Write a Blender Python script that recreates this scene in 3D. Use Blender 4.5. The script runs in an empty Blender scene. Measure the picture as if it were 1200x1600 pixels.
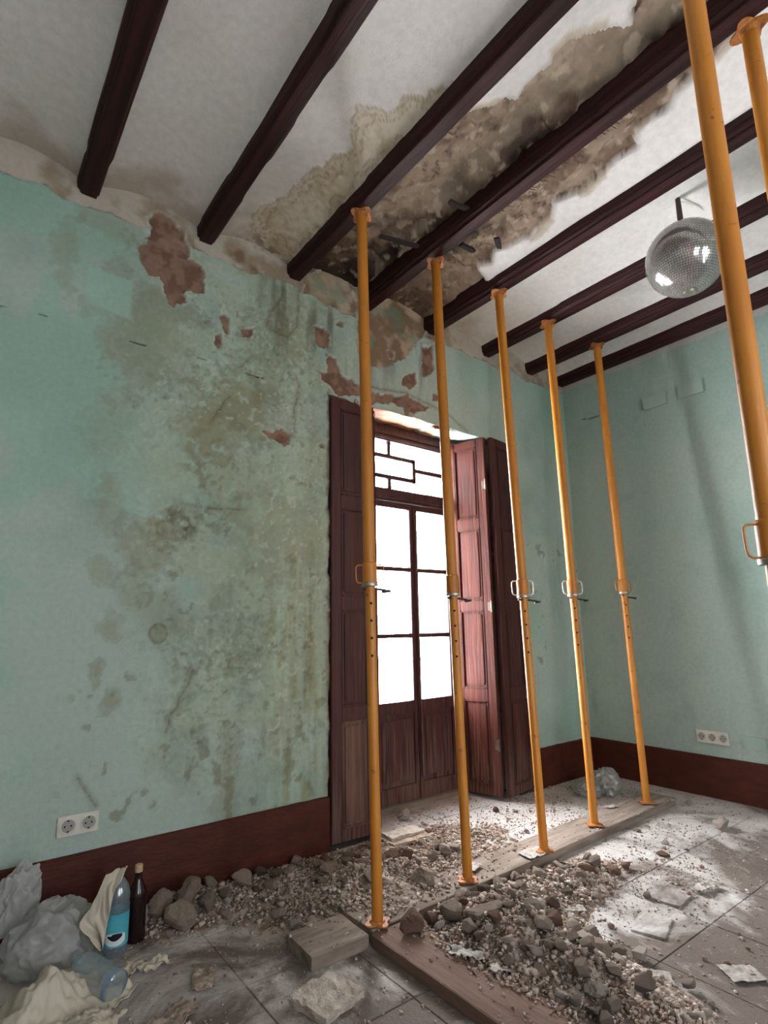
import bpy, bmesh, math, random
import numpy as np
from math import sin, cos, pi, radians
from mathutils import Vector, Matrix, noise as mnoise

S = bpy.context.scene
# ------------------------------------------------------------------ camera
def make_camera():
    yaw, pitch, roll = 0.646200607, 0.182875165, -0.0159654675
    f = Vector((sin(yaw)*cos(pitch), cos(yaw)*cos(pitch), sin(pitch)))
    r0 = Vector((cos(yaw), -sin(yaw), 0)); u0 = r0.cross(f)
    r = cos(roll)*r0 + sin(roll)*u0; u = -sin(roll)*r0 + cos(roll)*u0
    cd = bpy.data.cameras.new('camera'); co = bpy.data.objects.new('camera', cd)
    S.collection.objects.link(co)
    m = Matrix((r, u, -f)).transposed().to_4x4(); m.translation = (-4.72588, -3.07001, 1.3)
    co.matrix_world = m
    cd.sensor_fit = 'HORIZONTAL'; cd.sensor_width = 36; cd.lens = 869.668/1200*36
    cd.shift_x = 14.74/1200; cd.shift_y = 19.36/1200; cd.clip_start = .05
    S.camera = co
make_camera()
# ------------------------------------------------------------------ light
SKY = 40.0
w = bpy.data.worlds.new('sky'); S.world = w; w.use_nodes = True
wb = w.node_tree.nodes['Background']; wb.inputs[0].default_value = (0.93, 0.95, 1.0, 1); wb.inputs[1].default_value = SKY
def portal(name, loc, rot, sx, sy):
    l = bpy.data.lights.new(name, 'AREA'); l.shape = 'RECTANGLE'; l.size = sx; l.size_y = sy
    l.cycles.is_portal = True
    o = bpy.data.objects.new(name, l); S.collection.objects.link(o); o.location = loc; o.rotation_euler = rot
portal('daylight_portal_balcony', (-1.8, .68, 1.5), (radians(-90), 0, 0), 1.0, 3.0)
portal('daylight_portal_street', (-2.1, -5.55, 1.55), (radians(90), 0, 0), 1.3, 2.9)
portal('daylight_portal_street', (-4.35, -5.55, 1.55), (radians(90), 0, 0), 1.3, 2.9)
S.view_settings.view_transform = 'Standard'; S.view_settings.look = 'None'
S.view_settings.gamma = 1; S.view_settings.use_curve_mapping = False
S.view_settings.exposure = 0.95
S.cycles.use_denoising = True
S.cycles.max_bounces = 10; S.cycles.diffuse_bounces = 7; S.cycles.transparent_max_bounces = 16
S.cycles.caustics_reflective = False; S.cycles.caustics_refractive = False
S.cycles.sample_clamp_indirect = 6

random.seed(5); RG = np.random.default_rng(11)
# ------------------------------------------------------------------ numpy noise
def lin(r, g, b):
    return tuple(((c/255+.055)/1.055)**2.4 if c > 10 else c/255/12.92 for c in (r, g, b))
def _h(i, j, s):
    n = (i*374761393 + j*668265263 + s*1442695041) & 0xffffffff
    n = ((n ^ (n >> 13))*1274126177) & 0xffffffff
    n = ((n ^ (n >> 16))*2246822519) & 0xffffffff
    return ((n ^ (n >> 15)) & 0xffffff)/float(0xffffff)
def vn(x, y, s=0):
    xi = np.floor(x).astype(np.int64); yi = np.floor(y).astype(np.int64)
    u = x-xi; v = y-yi; u = u*u*(3-2*u); v = v*v*(3-2*v)
    a = _h(xi, yi, s); b = _h(xi+1, yi, s); c = _h(xi, yi+1, s); d = _h(xi+1, yi+1, s)
    return (a*(1-u)+b*u)*(1-v)+(c*(1-u)+d*u)*v
def fbm(x, y, sc, oc=4, s=0, g=.5):
    t = 0; a = 1; n = 0
    for o in range(oc):
        t = t + a*vn(x*sc+17.3*o, y*sc-9.1*o, s+o); n += a; a *= g; sc *= 2.03
    return t/n
def ss(a, b, x):
    t = np.clip((x-a)/(b-a), 0, 1); return t*t*(3-2*t)
def mixc(c, col, m):
    return c*(1-m[..., None]) + np.array(col)*m[..., None]
def poly_sdf(X, Y, P):
    """signed distance, negative inside"""
    P = np.array(P, float); d = np.full(X.shape, 1e9); ins = np.zeros(X.shape, bool)
    for i in range(len(P)):
        a = P[i]; b = P[i-1]; ex, ey = b-a; wx = X-a[0]; wy = Y-a[1]
        t = np.clip((wx*ex+wy*ey)/(ex*ex+ey*ey+1e-12), 0, 1)
        d = np.minimum(d, np.hypot(wx-ex*t, wy-ey*t))
        c = ((a[1] > Y) != (b[1] > Y)) & (X < (b[0]-a[0])*(Y-a[1])/(b[1]-a[1]+1e-12)+a[0])
        ins ^= c
    return np.where(ins, -d, d)
def line_d(X, Y, P):
    d = np.full(X.shape, 1e9)
    for a, b in zip(P[:-1], P[1:]):
        ex, ey = b[0]-a[0], b[1]-a[1]; wx = X-a[0]; wy = Y-a[1]
        t = np.clip((wx*ex+wy*ey)/(ex*ex+ey*ey), 0, 1); d = np.minimum(d, np.hypot(wx-ex*t, wy-ey*t))
    return d
# ------------------------------------------------------------------ materials
def N(nt, t, **k):
    n = nt.nodes.new(t)
    for a, b in k.items():
        if hasattr(n, a): setattr(n, a, b)
        else: n.inputs[a.replace('_', ' ')].default_value = b
    return n
MATS = {}
def mat(name, col, col2=None, rough=.7, scale=(8, 8, 8), nscale=1.0, detail=6, bump=.15, bscale=60, metal=0, lo=.35, hi=.65,
        vcol=False, var=0.0, world=False, spec=.4, extra=None, trans=0, coat=0, bdist=.01, emit=None):
    m = bpy.data.materials.new(name); m.use_nodes = True; nt = m.node_tree; b = nt.nodes['Principled BSDF']
    L = nt.links.new
    tc = N(nt, 'ShaderNodeTexCoord'); mp = N(nt, 'ShaderNodeMapping'); mp.inputs['Scale'].default_value = scale
    ge = N(nt, 'ShaderNodeNewGeometry'); co = ge.outputs['Position'] if world else tc.outputs['Object']; L(co, mp.inputs[0])
    nz = N(nt, 'ShaderNodeTexNoise'); nz.inputs['Scale'].default_value = nscale; nz.inputs['Detail'].default_value = detail
    nz.inputs['Roughness'].default_value = .62
    L(mp.outputs[0], nz.inputs['Vector'])
    mr = N(nt, 'ShaderNodeMapRange'); mr.inputs[1].default_value = lo; mr.inputs[2].default_value = hi
    L(nz.outputs[0], mr.inputs[0])
    mx = N(nt, 'ShaderNodeMix', data_type='RGBA'); mx.inputs[6].default_value = (*col, 1); mx.inputs[7].default_value = (*(col2 or col), 1)
    L(mr.outputs[0], mx.inputs[0]); out = mx.outputs[2]
    if vcol:
        at = N(nt, 'ShaderNodeAttribute', attribute_name='Col')
        m2 = N(nt, 'ShaderNodeMix', data_type='RGBA', blend_type='MULTIPLY'); m2.inputs[0].default_value = 1
        L(at.outputs['Color'], m2.inputs[6]); L(out, m2.inputs[7]); out = m2.outputs[2]
    if var:
        oi = N(nt, 'ShaderNodeObjectInfo'); v = N(nt, 'ShaderNodeMapRange'); v.inputs[3].default_value = 1-var; v.inputs[4].default_value = 1+var
        L(oi.outputs['Random'], v.inputs[0]); hs = N(nt, 'ShaderNodeHueSaturation'); L(v.outputs[0], hs.inputs['Value']); L(out, hs.inputs['Color']); out = hs.outputs[0]
    if extra: out = extra(nt, tc, out)
    L(out, b.inputs['Base Color'])
    b.inputs['Roughness'].default_value = rough; b.inputs['Metallic'].default_value = metal; b.inputs['Specular IOR Level'].default_value = spec
    b.inputs['Coat Weight'].default_value = coat; b.inputs['Coat Roughness'].default_value = .25
    if trans: b.inputs['Transmission Weight'].default_value = trans
    if bump:
        n2 = N(nt, 'ShaderNodeTexNoise'); n2.inputs['Scale'].default_value = bscale; n2.inputs['Detail'].default_value = 5
        mp2 = N(nt, 'ShaderNodeMapping'); s = max(scale); mp2.inputs['Scale'].default_value = tuple(q/s for q in scale)
        L(co, mp2.inputs[0]); L(mp2.outputs[0], n2.inputs['Vector'])
        bp = N(nt, 'ShaderNodeBump'); bp.inputs['Strength'].default_value = bump; bp.inputs['Distance'].default_value = bdist
        L(n2.outputs[0], bp.inputs['Height']); L(bp.outputs[0], b.inputs['Normal'])
    MATS[name] = m; return m
def glass(name, tint=(1, 1, 1), dust=.04, rough=.02):
    m = bpy.data.materials.new(name); m.use_nodes = True; nt = m.node_tree; L = nt.links.new
    for n in list(nt.nodes):
        if n.type == 'BSDF_PRINCIPLED': nt.nodes.remove(n)
    o = nt.nodes['Material Output']
    t = N(nt, 'ShaderNodeBsdfTransparent'); t.inputs[0].default_value = (*tint, 1)
    g = N(nt, 'ShaderNodeBsdfGlossy'); g.inputs['Roughness'].default_value = rough
    d = N(nt, 'ShaderNodeBsdfDiffuse'); d.inputs[0].default_value = (.8, .78, .74, 1)
    lw = N(nt, 'ShaderNodeLayerWeight'); lw.inputs[0].default_value = .5
    pw = N(nt, 'ShaderNodeMath', operation='POWER'); pw.inputs[1].default_value = 4; L(lw.outputs['Facing'], pw.inputs[0])
    fr = N(nt, 'ShaderNodeMath', operation='MULTIPLY_ADD'); fr.inputs[1].default_value = .8; fr.inputs[2].default_value = .03; L(pw.outputs[0], fr.inputs[0])
    a = N(nt, 'ShaderNodeMixShader'); c = N(nt, 'ShaderNodeMixShader'); a.inputs[0].default_value = dust
    L(t.outputs[0], a.inputs[1]); L(d.outputs[0], a.inputs[2]); L(fr.outputs[0], c.inputs[0]); L(a.outputs[0], c.inputs[1]); L(g.outputs[0], c.inputs[2])
    L(c.outputs[0], o.inputs[0]); return m
def film(name, col, trans=.55, gloss=.12, rough=.3, transl=.4, bump=.4, bscale=30):
    """thin plastic film or paper: transparent + diffuse/translucent + sheen"""
    m = bpy.data.materials.new(name); m.use_nodes = True; nt = m.node_tree; L = nt.links.new
    nt.nodes.remove(nt.nodes['Principled BSDF']); o = nt.nodes['Material Output']
    tc = N(nt, 'ShaderNodeTexCoord'); nz = N(nt, 'ShaderNodeTexNoise'); nz.inputs['Scale'].default_value = bscale; nz.inputs['Detail'].default_value = 4
    L(tc.outputs['Object'], nz.inputs['Vector']); bp = N(nt, 'ShaderNodeBump'); bp.inputs['Strength'].default_value = bump; bp.inputs['Distance'].default_value = .01
    L(nz.outputs[0], bp.inputs['Height'])
    t = N(nt, 'ShaderNodeBsdfTransparent'); d = N(nt, 'ShaderNodeBsdfDiffuse'); tl = N(nt, 'ShaderNodeBsdfTranslucent'); g = N(nt, 'ShaderNodeBsdfGlossy')
    d.inputs[0].default_value = (*col, 1); tl.inputs[0].default_value = (*col, 1); g.inputs['Roughness'].default_value = rough
    for q in (d, tl, g): L(bp.outputs[0], q.inputs['Normal'])
    a = N(nt, 'ShaderNodeMixShader'); a.inputs[0].default_value = transl; L(d.outputs[0], a.inputs[1]); L(tl.outputs[0], a.inputs[2])
    b = N(nt, 'ShaderNodeMixShader'); b.inputs[0].default_value = trans; L(a.outputs[0], b.inputs[1]); L(t.outputs[0], b.inputs[2])
    c = N(nt, 'ShaderNodeMixShader'); c.inputs[0].default_value = gloss; L(b.outputs[0], c.inputs[1]); L(g.outputs[0], c.inputs[2]); L(c.outputs[0], o.inputs[0])
    return m
TEAL = lin(165, 181, 170)
M_wall = mat('painted_plaster', (.93, .93, .93), (1.05, 1.05, 1.04), .82, (1, 1, 1), 35, 6, .35, 120, vcol=True, spec=.25, bdist=.006)
M_ceil = mat('ceiling_plaster', (.93, .93, .93), (1.05, 1.05, 1.05), .9, (1, 1, 1), 25, 6, .4, 90, vcol=True, spec=.15, bdist=.008)
M_back = mat('plain_plaster', lin(156, 176, 164), lin(162, 182, 170), .9, (1, 1, 1), 3)
M_base = mat('skirting_paint', lin(84, 37, 24), lin(64, 27, 18), .55, (1, 1, 3), 7, 8, .2, 90, lo=.3, hi=.7, spec=.3)
M_beam = mat('beam_wood', lin(62, 30, 27), lin(34, 15, 15), .6, (30, 1.2, 30), 1, 8, .6, 60, spec=.22)
def weather(nt, tc, out, k=.35, colr=lin(140, 112, 98)):
    """pale run-off streaks and bare wood low on the joinery"""
    L = nt.links.new
    mp = N(nt, 'ShaderNodeMapping'); mp.inputs['Scale'].default_value = (55, 55, 3.0); L(tc.outputs['Object'], mp.inputs[0])
    nz = N(nt, 'ShaderNodeTexNoise'); nz.inputs['Scale'].default_value = 1; nz.inputs['Detail'].default_value = 5; L(mp.outputs[0], nz.inputs['Vector'])
    sx = N(nt, 'ShaderNodeSeparateXYZ'); L(tc.outputs['Object'], sx.inputs[0])
    mr = N(nt, 'ShaderNodeMapRange'); mr.inputs[1].default_value = .85; mr.inputs[2].default_value = .0; mr.inputs[3].default_value = 0; mr.inputs[4].default_value = .30
    L(sx.outputs['Z'], mr.inputs[0])
    ad = N(nt, 'ShaderNodeMath', operation='ADD'); L(nz.outputs[0], ad.inputs[0]); L(mr.outputs[0], ad.inputs[1])
    r2 = N(nt, 'ShaderNodeMapRange'); r2.inputs[1].default_value = .62; r2.inputs[2].default_value = .86; r2.inputs[4].default_value = k; L(ad.outputs[0], r2.inputs[0])
    mx = N(nt, 'ShaderNodeMix', data_type='RGBA'); L(r2.outputs[0], mx.inputs[0]); L(out, mx.inputs[6]); mx.inputs[7].default_value = (*colr, 1)
    return mx.outputs[2]
M_shut = mat('shutter_wood', lin(86, 42, 32), lin(56, 27, 22), .62, (30, 30, 1.5), 1, 8, .35, 60, extra=weather, spec=.16, coat=.0)
M_door = mat('door_wood', lin(76, 36, 31), lin(48, 22, 21), .55, (30, 30, 1.5), 1, 8, .4, 60, extra=weather, spec=.4)
M_worn = mat('worn_panel_wood', lin(112, 84, 72), lin(74, 44, 38), .7, (35, 35, 2), 1, 8, .4, 60)
M_iron = mat('hinge_iron', lin(70, 50, 42), lin(110, 96, 84), .5, bump=.2, metal=.3)
def ochre_wear(nt, tc, out):
    L = nt.links.new
    nz = N(nt, 'ShaderNodeTexNoise'); nz.inputs['Scale'].default_value = 26; nz.inputs['Detail'].default_value = 8; nz.inputs['Roughness'].default_value = .7
    L(tc.outputs['Object'], nz.inputs['Vector'])
    mr = N(nt, 'ShaderNodeMapRange'); mr.inputs[1].default_value = .62; mr.inputs[2].default_value = .70; L(nz.outputs[0], mr.inputs[0])
    mx = N(nt, 'ShaderNodeMix', data_type='RGBA'); L(mr.outputs[0], mx.inputs[0]); L(out, mx.inputs[6]); mx.inputs[7].default_value = (*lin(98, 58, 30), 1)
    return mx.outputs[2]
M_prop = mat('prop_paint', lin(200, 130, 40), lin(172, 104, 30), .42, (3, 3, .8), 2, 6, .12, 80, extra=ochre_wear, spec=.45, var=.06)
M_cast = mat('prop_plate_paint', lin(192, 122, 58), lin(138, 84, 46), .6, (1, 1, 1), 30, 6, .4, 80, var=.1)
M_zinc = mat('zinc_steel', lin(190, 186, 176), lin(130, 120, 108), .4, metal=.8, bump=.2)
M_dark = mat('dark_steel', lin(50, 44, 42), lin(80, 66, 56), .5, metal=.5, bump=.2)
M_hole = mat('hole_shadow_steel', lin(34, 26, 20), lin(26, 20, 16), .8, bump=0)
M_plank = mat('plank_wood', lin(150, 136, 124), lin(112, 96, 84), .9, (3, 22, 22), 1, 8, .6, 50, spec=.2)
M_plank2 = mat('plank_wood_brown', lin(126, 102, 88), lin(98, 76, 66), .9, (22, 2, 22), 1, 8, .6, 50, spec=.2)
def floor_dust_and_falloff(nt, tc, out):
    """dried plaster dust and brown dirt over the tiles, with painted light falloff"""
    L = nt.links.new; ge = N(nt, 'ShaderNodeNewGeometry')
    def nse(sc, det, lo, hi, off):
        mp = N(nt, 'ShaderNodeMapping'); mp.inputs['Location'].default_value = (off, off*.7, 0); L(ge.outputs['Position'], mp.inputs[0])
        n = N(nt, 'ShaderNodeTexNoise'); n.inputs['Scale'].default_value = sc; n.inputs['Detail'].default_value = det; n.inputs['Roughness'].default_value = .65; n.inputs['Distortion'].default_value = .6
        L(mp.outputs[0], n.inputs['Vector']); r = N(nt, 'ShaderNodeMapRange'); r.inputs[1].default_value = lo; r.inputs[2].default_value = hi; L(n.outputs[0], r.inputs[0]); return r.outputs[0]
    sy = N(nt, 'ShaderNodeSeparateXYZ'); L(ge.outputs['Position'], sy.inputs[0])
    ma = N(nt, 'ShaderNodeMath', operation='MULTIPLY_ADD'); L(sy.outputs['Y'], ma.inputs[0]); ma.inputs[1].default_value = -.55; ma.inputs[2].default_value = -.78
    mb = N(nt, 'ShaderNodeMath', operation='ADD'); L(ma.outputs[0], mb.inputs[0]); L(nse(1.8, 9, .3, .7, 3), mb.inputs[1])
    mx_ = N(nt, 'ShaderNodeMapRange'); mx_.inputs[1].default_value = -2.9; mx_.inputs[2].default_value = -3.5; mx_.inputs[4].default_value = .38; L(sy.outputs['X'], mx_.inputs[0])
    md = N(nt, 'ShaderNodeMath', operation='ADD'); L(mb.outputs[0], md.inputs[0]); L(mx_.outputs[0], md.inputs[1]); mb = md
    mc = N(nt, 'ShaderNodeMapRange'); mc.inputs[1].default_value = .36; mc.inputs[2].default_value = .66; L(mb.outputs[0], mc.inputs[0])  # brown dirt, also painting the daylight's falloff away from the door
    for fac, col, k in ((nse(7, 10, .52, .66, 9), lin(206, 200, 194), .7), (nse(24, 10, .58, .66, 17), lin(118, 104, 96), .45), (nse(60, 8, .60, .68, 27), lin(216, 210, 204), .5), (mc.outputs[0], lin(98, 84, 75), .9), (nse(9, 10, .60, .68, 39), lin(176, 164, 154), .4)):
        m = N(nt, 'ShaderNodeMath', operation='MULTIPLY'); L(fac, m.inputs[0]); m.inputs[1].default_value = k
        mx = N(nt, 'ShaderNodeMix', data_type='RGBA'); L(m.outputs[0], mx.inputs[0]); L(out, mx.inputs[6]); mx.inputs[7].default_value = (*col, 1); out = mx.outputs[2]
    return out
M_tile = mat('floor_tile_dust_falloff', lin(196, 189, 183), lin(172, 163, 156), .85, (1, 1, 1), 4, 9, .55, 90, lo=.3, hi=.7, var=.04, spec=.2, world=True, extra=floor_dust_and_falloff)
M_grout = mat('grout', lin(104, 94, 85), lin(84, 74, 66), .95)
M_dust = mat('plaster_dust', (.95, .95, .95), (1.08, 1.06, 1.04), .95, (1, 1, 1), 60, 8, .8, 220, vcol=True, spec=.1, bdist=.01)
M_crumb = mat('crumbs', (.9, .9, .9), (1.1, 1.1, 1.1), .95, (1, 1, 1), 40, 4, 0, vcol=True, spec=.1)
M_rub = [mat('rubble_grey', lin(176, 158, 143), lin(142, 124, 111), .95, (1, 1, 1), 22, 8, .9, 90, var=.22, spec=.1),
         mat('rubble_pale', lin(202, 190, 178), lin(166, 150, 137), .95, (1, 1, 1), 22, 8, .8, 90, var=.15, spec=.1),
         mat('rubble_brown', lin(146, 118, 102), lin(114, 90, 78), .95, (1, 1, 1), 22, 8, .9, 90, var=.2, spec=.1)]
M_paper = mat('dirty_paper', lin(188, 181, 173), lin(142, 131, 121), .85, (1, 1, 1), 40, 8, .3, 60)
M_cream = film('cream_sheet', lin(206, 196, 178), 0, .03, .6, .15, .5, 22)
M_white = film('white_bag_plastic', lin(206, 205, 202), .25, .035, .45, .45, .45, 18)
M_clear = film('clear_bag_plastic', lin(215, 215, 212), .45, .16, .25, .5, .5, 40)
M_bottle = film('bottle_clear_plastic', lin(170, 192, 205), .62, .16, .12, .5, .15, 60)
M_label = mat('bottle_label', lin(70, 158, 176), lin(96, 184, 190), .4, bump=0)
M_lwhite = mat('bottle_label_white', lin(216, 222, 222), None, .4, bump=0)
M_ink = mat('label_ink', lin(20, 26, 44), None, .4, bump=0)
M_wine = mat('dark_bottle', lin(34, 14, 16), lin(26, 12, 14), .12, bump=0, spec=.6)
M_cap = mat('bottle_cap', lin(190, 160, 120), None, .5, bump=0)
M_blue = mat('blue_base', lin(110, 138, 164), None, .4, bump=0)
M_sock = mat('socket_plastic', lin(216, 212, 200), lin(200, 196, 184), .35, bump=0)
M_sockd = mat('socket_well', lin(150, 148, 142), None, .4, bump=0)
M_black = mat('black_plastic', lin(24, 22, 22), None, .5, bump=0)
M_mirror = mat('mirror_facets', (.55, .52, .49), (.46, .43, .41), .17, (1, 1, 1), 30, 3, 0, metal=.62, vcol=True)
M_lath = mat('burnt_lath', lin(34, 26, 24), lin(50, 38, 34), .9, (4, 30, 30), 1)
M_soffit = mat('soffit_plaster', (.95, .95, .95), (1.06, 1.06, 1.06), .9, (1, 1, 1), 22, 6, .5, 70, vcol=True)
M_rail = mat('balcony_iron', lin(205, 208, 210), lin(180, 184, 188), .6, bump=.1)
M_slab = mat('balcony_stone', lin(190, 186, 178), lin(170, 166, 158), .9)
M_glass = glass('window_glass', (.97, .98, .98), .05)
M_dim_glass = glass('dimmed_street_glass', (.36, .365, .37), .05)  # tint added to dim the fill from the unseen rear windows
M_reed = mat('reed', lin(124, 100, 74), lin(84, 62, 46), .9, (3, 30, 30), 1)

# ------------------------------------------------------------------ mesh helpers
def link(name, me, m=None, parent=None):
    if m and not me.materials: me.materials.append(m)
    o = bpy.data.objects.new(name, me); S.collection.objects.link(o)
    if parent: o.parent = parent
    return o
def ob(name, bm, m, parent=None, smooth=None):
    me = bpy.data.meshes.new(name); bmesh.ops.recalc_face_normals(bm, faces=bm.faces[:]); bm.to_mesh(me); bm.free()
    if smooth is not None:
        me.polygons.foreach_set('use_smooth', [True]*len(me.polygons))
        try: me.set_sharp_from_angle(angle=radians(smooth))
        except Exception: pass
    return link(name, me, m, parent)
def tag(o, label=None, cat=None, group=None, kind=None):
    if label: o['label'] = label
    if cat: o['category'] = cat
    if group: o['group'] = group
    if kind: o['kind'] = kind
    return o
def empty(name, loc=(0, 0, 0), rz=0):
    o = bpy.data.objects.new(name, None); S.collection.objects.link(o); o.location = loc; o.rotation_euler = (0, 0, rz)
    o.empty_display_size = .1; return o
def box(bm, x0, x1, y0, y1, z0, z1, bev=0, M=None):
    vs = [bm.verts.new(p) for p in ((x0,y0,z0),(x1,y0,z0),(x1,y1,z0),(x0,y1,z0),(x0,y0,z1),(x1,y0,z1),(x1,y1,z1),(x0,y1,z1))]
    fs = [bm.faces.new([vs[i] for i in q]) for q in ((0,3,2,1),(4,5,6,7),(0,1,5,4),(1,2,6,5),(2,3,7,6),(3,0,4,7))]
    if bev:
        es = list({e for f in fs for e in f.edges}); r = bmesh.ops.bevel(bm, geom=es, offset=bev, segments=2, affect='EDGES')
        vs = list({v for f in r['faces'] for v in f.verts} | {v for v in vs if v.is_valid})
    if M is not None: bmesh.ops.transform(bm, matrix=M, verts=[v for v in vs if v.is_valid])
    return vs
def BX(name, dims, m, parent=None, bev=0, smooth=None):
    bm = bmesh.new(); box(bm, *dims, bev=bev); return ob(name, bm, m, parent, smooth)
def lathe(bm, prof, seg=20, M=None, cap=True):
    rings = []
    for r, z in prof:
        rings.append([bm.verts.new((r*cos(2*pi*i/seg), r*sin(2*pi*i/seg), z)) for i in range(seg)])
    for a, b in zip(rings[:-1], rings[1:]):
        for i in range(seg): bm.faces.new((a[i], a[(i+1) % seg], b[(i+1) % seg], b[i]))
    if cap:
        bm.faces.new(rings[0][::-1]); bm.faces.new(rings[-1])
    if M is not None: bmesh.ops.transform(bm, matrix=M, verts=[v for q in rings for v in q])
def tube(bm, pts, r, seg=8, closed=False):
    pts = [Vector(p) for p in pts]; n = len(pts); rings = []; up = None
    for i, p in enumerate(pts):
        if closed: t = (pts[(i+1) % n]-pts[i-1]).normalized()
        else: t = (pts[min(i+1, n-1)]-pts[max(i-1, 0)]).normalized()
        if up is None: up = t.orthogonal().normalized()
        up = (up - t*up.dot(t)).normalized(); s = t.cross(up)
        rings.append([bm.verts.new(p+r*(cos(2*pi*k/seg)*up+sin(2*pi*k/seg)*s)) for k in range(seg)])
    m = n if closed else n-1
    for i in range(m):
        a, b = rings[i], rings[(i+1) % n]
        for k in range(seg): bm.faces.new((a[k], a[(k+1) % seg], b[(k+1) % seg], b[k]))
    if not closed: bm.faces.new(rings[0][::-1]); bm.faces.new(rings[-1])
def grid_mesh(name, V, nx, ny, m, parent=None, col=None, keep=None, smooth=True):
    """V: (ny,nx,3); keep: (ny-1,nx-1) bool"""
    idx = np.arange(nx*ny).reshape(ny, nx)
    q = np.stack([idx[:-1, :-1], idx[:-1, 1:], idx[1:, 1:], idx[1:, :-1]], -1).reshape(-1, 4)
    if keep is not None: q = q[keep.reshape(-1)]
    V = V.reshape(-1, 3); used = np.unique(q); rm = np.full(len(V), -1); rm[used] = np.arange(len(used)); q = rm[q]; V = V[used]
    if col is not None: col = col.reshape(-1, 3)[used]
    me = bpy.data.meshes.new(name); me.vertices.add(len(V)); me.vertices.foreach_set('co', V.astype(np.float32).ravel())
    me.loops.add(q.size); me.loops.foreach_set('vertex_index', q.astype(np.int32).ravel())
    me.polygons.add(len(q)); me.polygons.foreach_set('loop_start', np.arange(0, q.size, 4, dtype=np.int32))
    me.update(calc_edges=True)
    if smooth: me.polygons.foreach_set('use_smooth', np.ones(len(q), bool))
    if col is not None:
        a = me.color_attributes.new('Col', 'FLOAT_COLOR', 'POINT')
        a.data.foreach_set('color', np.c_[np.clip(col, 0, 2), np.ones(len(col))].astype(np.float32).ravel())
    return link(name, me, m, parent)
def axis(segs):
    out = []
    for a, b, st in segs: out.append(np.arange(a, b-1e-6, st))
    return np.append(np.concatenate(out), segs[-1][1])
def struct(o): o['kind'] = 'structure'; return o

# ================================================================== SETTING
OX0, OX1, OZ = -2.79, -.85, 2.88        # niche opening
ZB = 3.66                                # underside of the beams
BEAMX = [-4.97, -4.345, -3.69, -3.06, -2.445, -1.80, -1.13, -.52, -.03]
XL, YF = -5.7, -5.3

BROWN = [[(-4.05,3.68),(-3.97,3.74),(-3.88,3.72),(-3.81,3.67),(-3.77,3.6),(-3.77,3.52),(-3.69,3.5),(-3.69,3.33),(-3.78,3.29),(-3.79,3.23),(-3.86,3.18),(-3.91,3.23),(-3.95,3.32),(-4.01,3.31),(-4.06,3.37),(-4.06,3.45),(-4.01,3.51),(-4.02,3.62)],
 [(-3.56,3.28),(-3.51,3.18),(-3.51,3.09),(-3.55,3.09),(-3.57,3.2)], [(-3.44,3.16),(-3.35,3.2),(-3.37,3.13),(-3.42,3.12)],
 [(-3.61,3.07),(-3.57,3.09),(-3.55,3.04),(-3.58,3.0),(-3.61,3.01)], [(-2.9,3.36),(-2.83,3.37),(-2.78,3.34),(-2.79,3.25),(-2.86,3.22),(-2.89,3.27)],
 [(-2.79,3.18),(-2.73,3.17),(-2.69,3.08),(-2.65,3.05),(-2.54,3.03),(-2.45,2.98),(-2.7,2.89),(-2.78,2.94),(-2.87,2.97),(-2.86,3.04),(-2.81,3.05)],
 [(-3.28,2.52),(-3.2,2.53),(-3.15,2.56),(-3.09,2.53),(-3.08,2.46),(-3.14,2.46),(-3.21,2.49)], [(-2.74,3.45),(-2.66,3.48),(-2.67,3.44),(-2.73,3.42)],
 [(-2.45,3.0),(-2.2,3.03),(-2.09,3.06),(-1.99,3.04),(-1.83,3.01),(-1.99,2.93),(-2.07,2.93),(-2.15,2.93),(-2.23,2.95),(-2.45,2.9)],
 [(-1.91,3.52),(-1.78,3.58),(-1.79,3.34),(-1.89,3.27)], [(-2.1,3.21),(-1.98,3.27),(-1.97,3.18),(-2.06,3.12),(-2.12,3.14)],
 [(-2.26,3.38),(-2.18,3.39),(-2.19,3.32),(-2.24,3.31)], [(-1.81,3.13),(-1.74,3.15),(-1.74,3.09),(-1.81,3.08)], [(-2.87,2.51),(-2.82,2.53),(-2.82,2.48),(-2.86,2.48)]]
BEIGE = [[(-2.54,3.63),(-2.29,3.76),(-2.07,3.9),(-1.9,3.9),(-1.75,3.8),(-1.85,3.65),(-1.97,3.52),(-2.08,3.37),(-2.19,3.28),(-2.4,3.19),(-2.54,3.24)],
 [(-2.2,3.03),(-2.09,3.06),(-1.99,2.91),(-2.1,2.88)], [(-2.99,3.7),(-2.82,3.85),(-2.66,3.85),(-2.55,3.7),(-2.54,3.53),(-2.73,3.55),(-2.88,3.58),(-2.99,3.58)]]
# stains: x, z, rx, rz, strength
ST = [(-4.26,3.55,.14,.08,.5),(-4.43,3.3,.07,.2,.6),(-3.98,2.95,.25,.35,.7),(-3.53,2.60,.22,.28,1),(-3.68,2.45,.2,.15,.8),(-3.22,3.15,.2,.3,.6),(-3.05,3.3,.12,.3,.8),(-4.14,2.35,.1,.25,.35),
 (-3.76,1.86,.14,.12,1),(-3.91,1.76,.13,.14,.8),(-4.14,1.58,.06,.08,.6),(-4.13,1.11,.05,.11,1),(-4.06,.99,.06,.07,.9),(-4.1,1.32,.07,.11,.7),
 (-3.44,.48,.06,.42,.6),(-3.12,.72,.09,.35,.5),(-3.45,2.2,.28,.2,.5),(-3.0,1.6,.25,.7,.45),(-3.98,1.5,.09,.09,.5),(-4.12,2.0,.05,.18,.5),(-3.2,1.9,.3,.3,.45),(-3.3,2.75,.3,.25,.5)]
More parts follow.
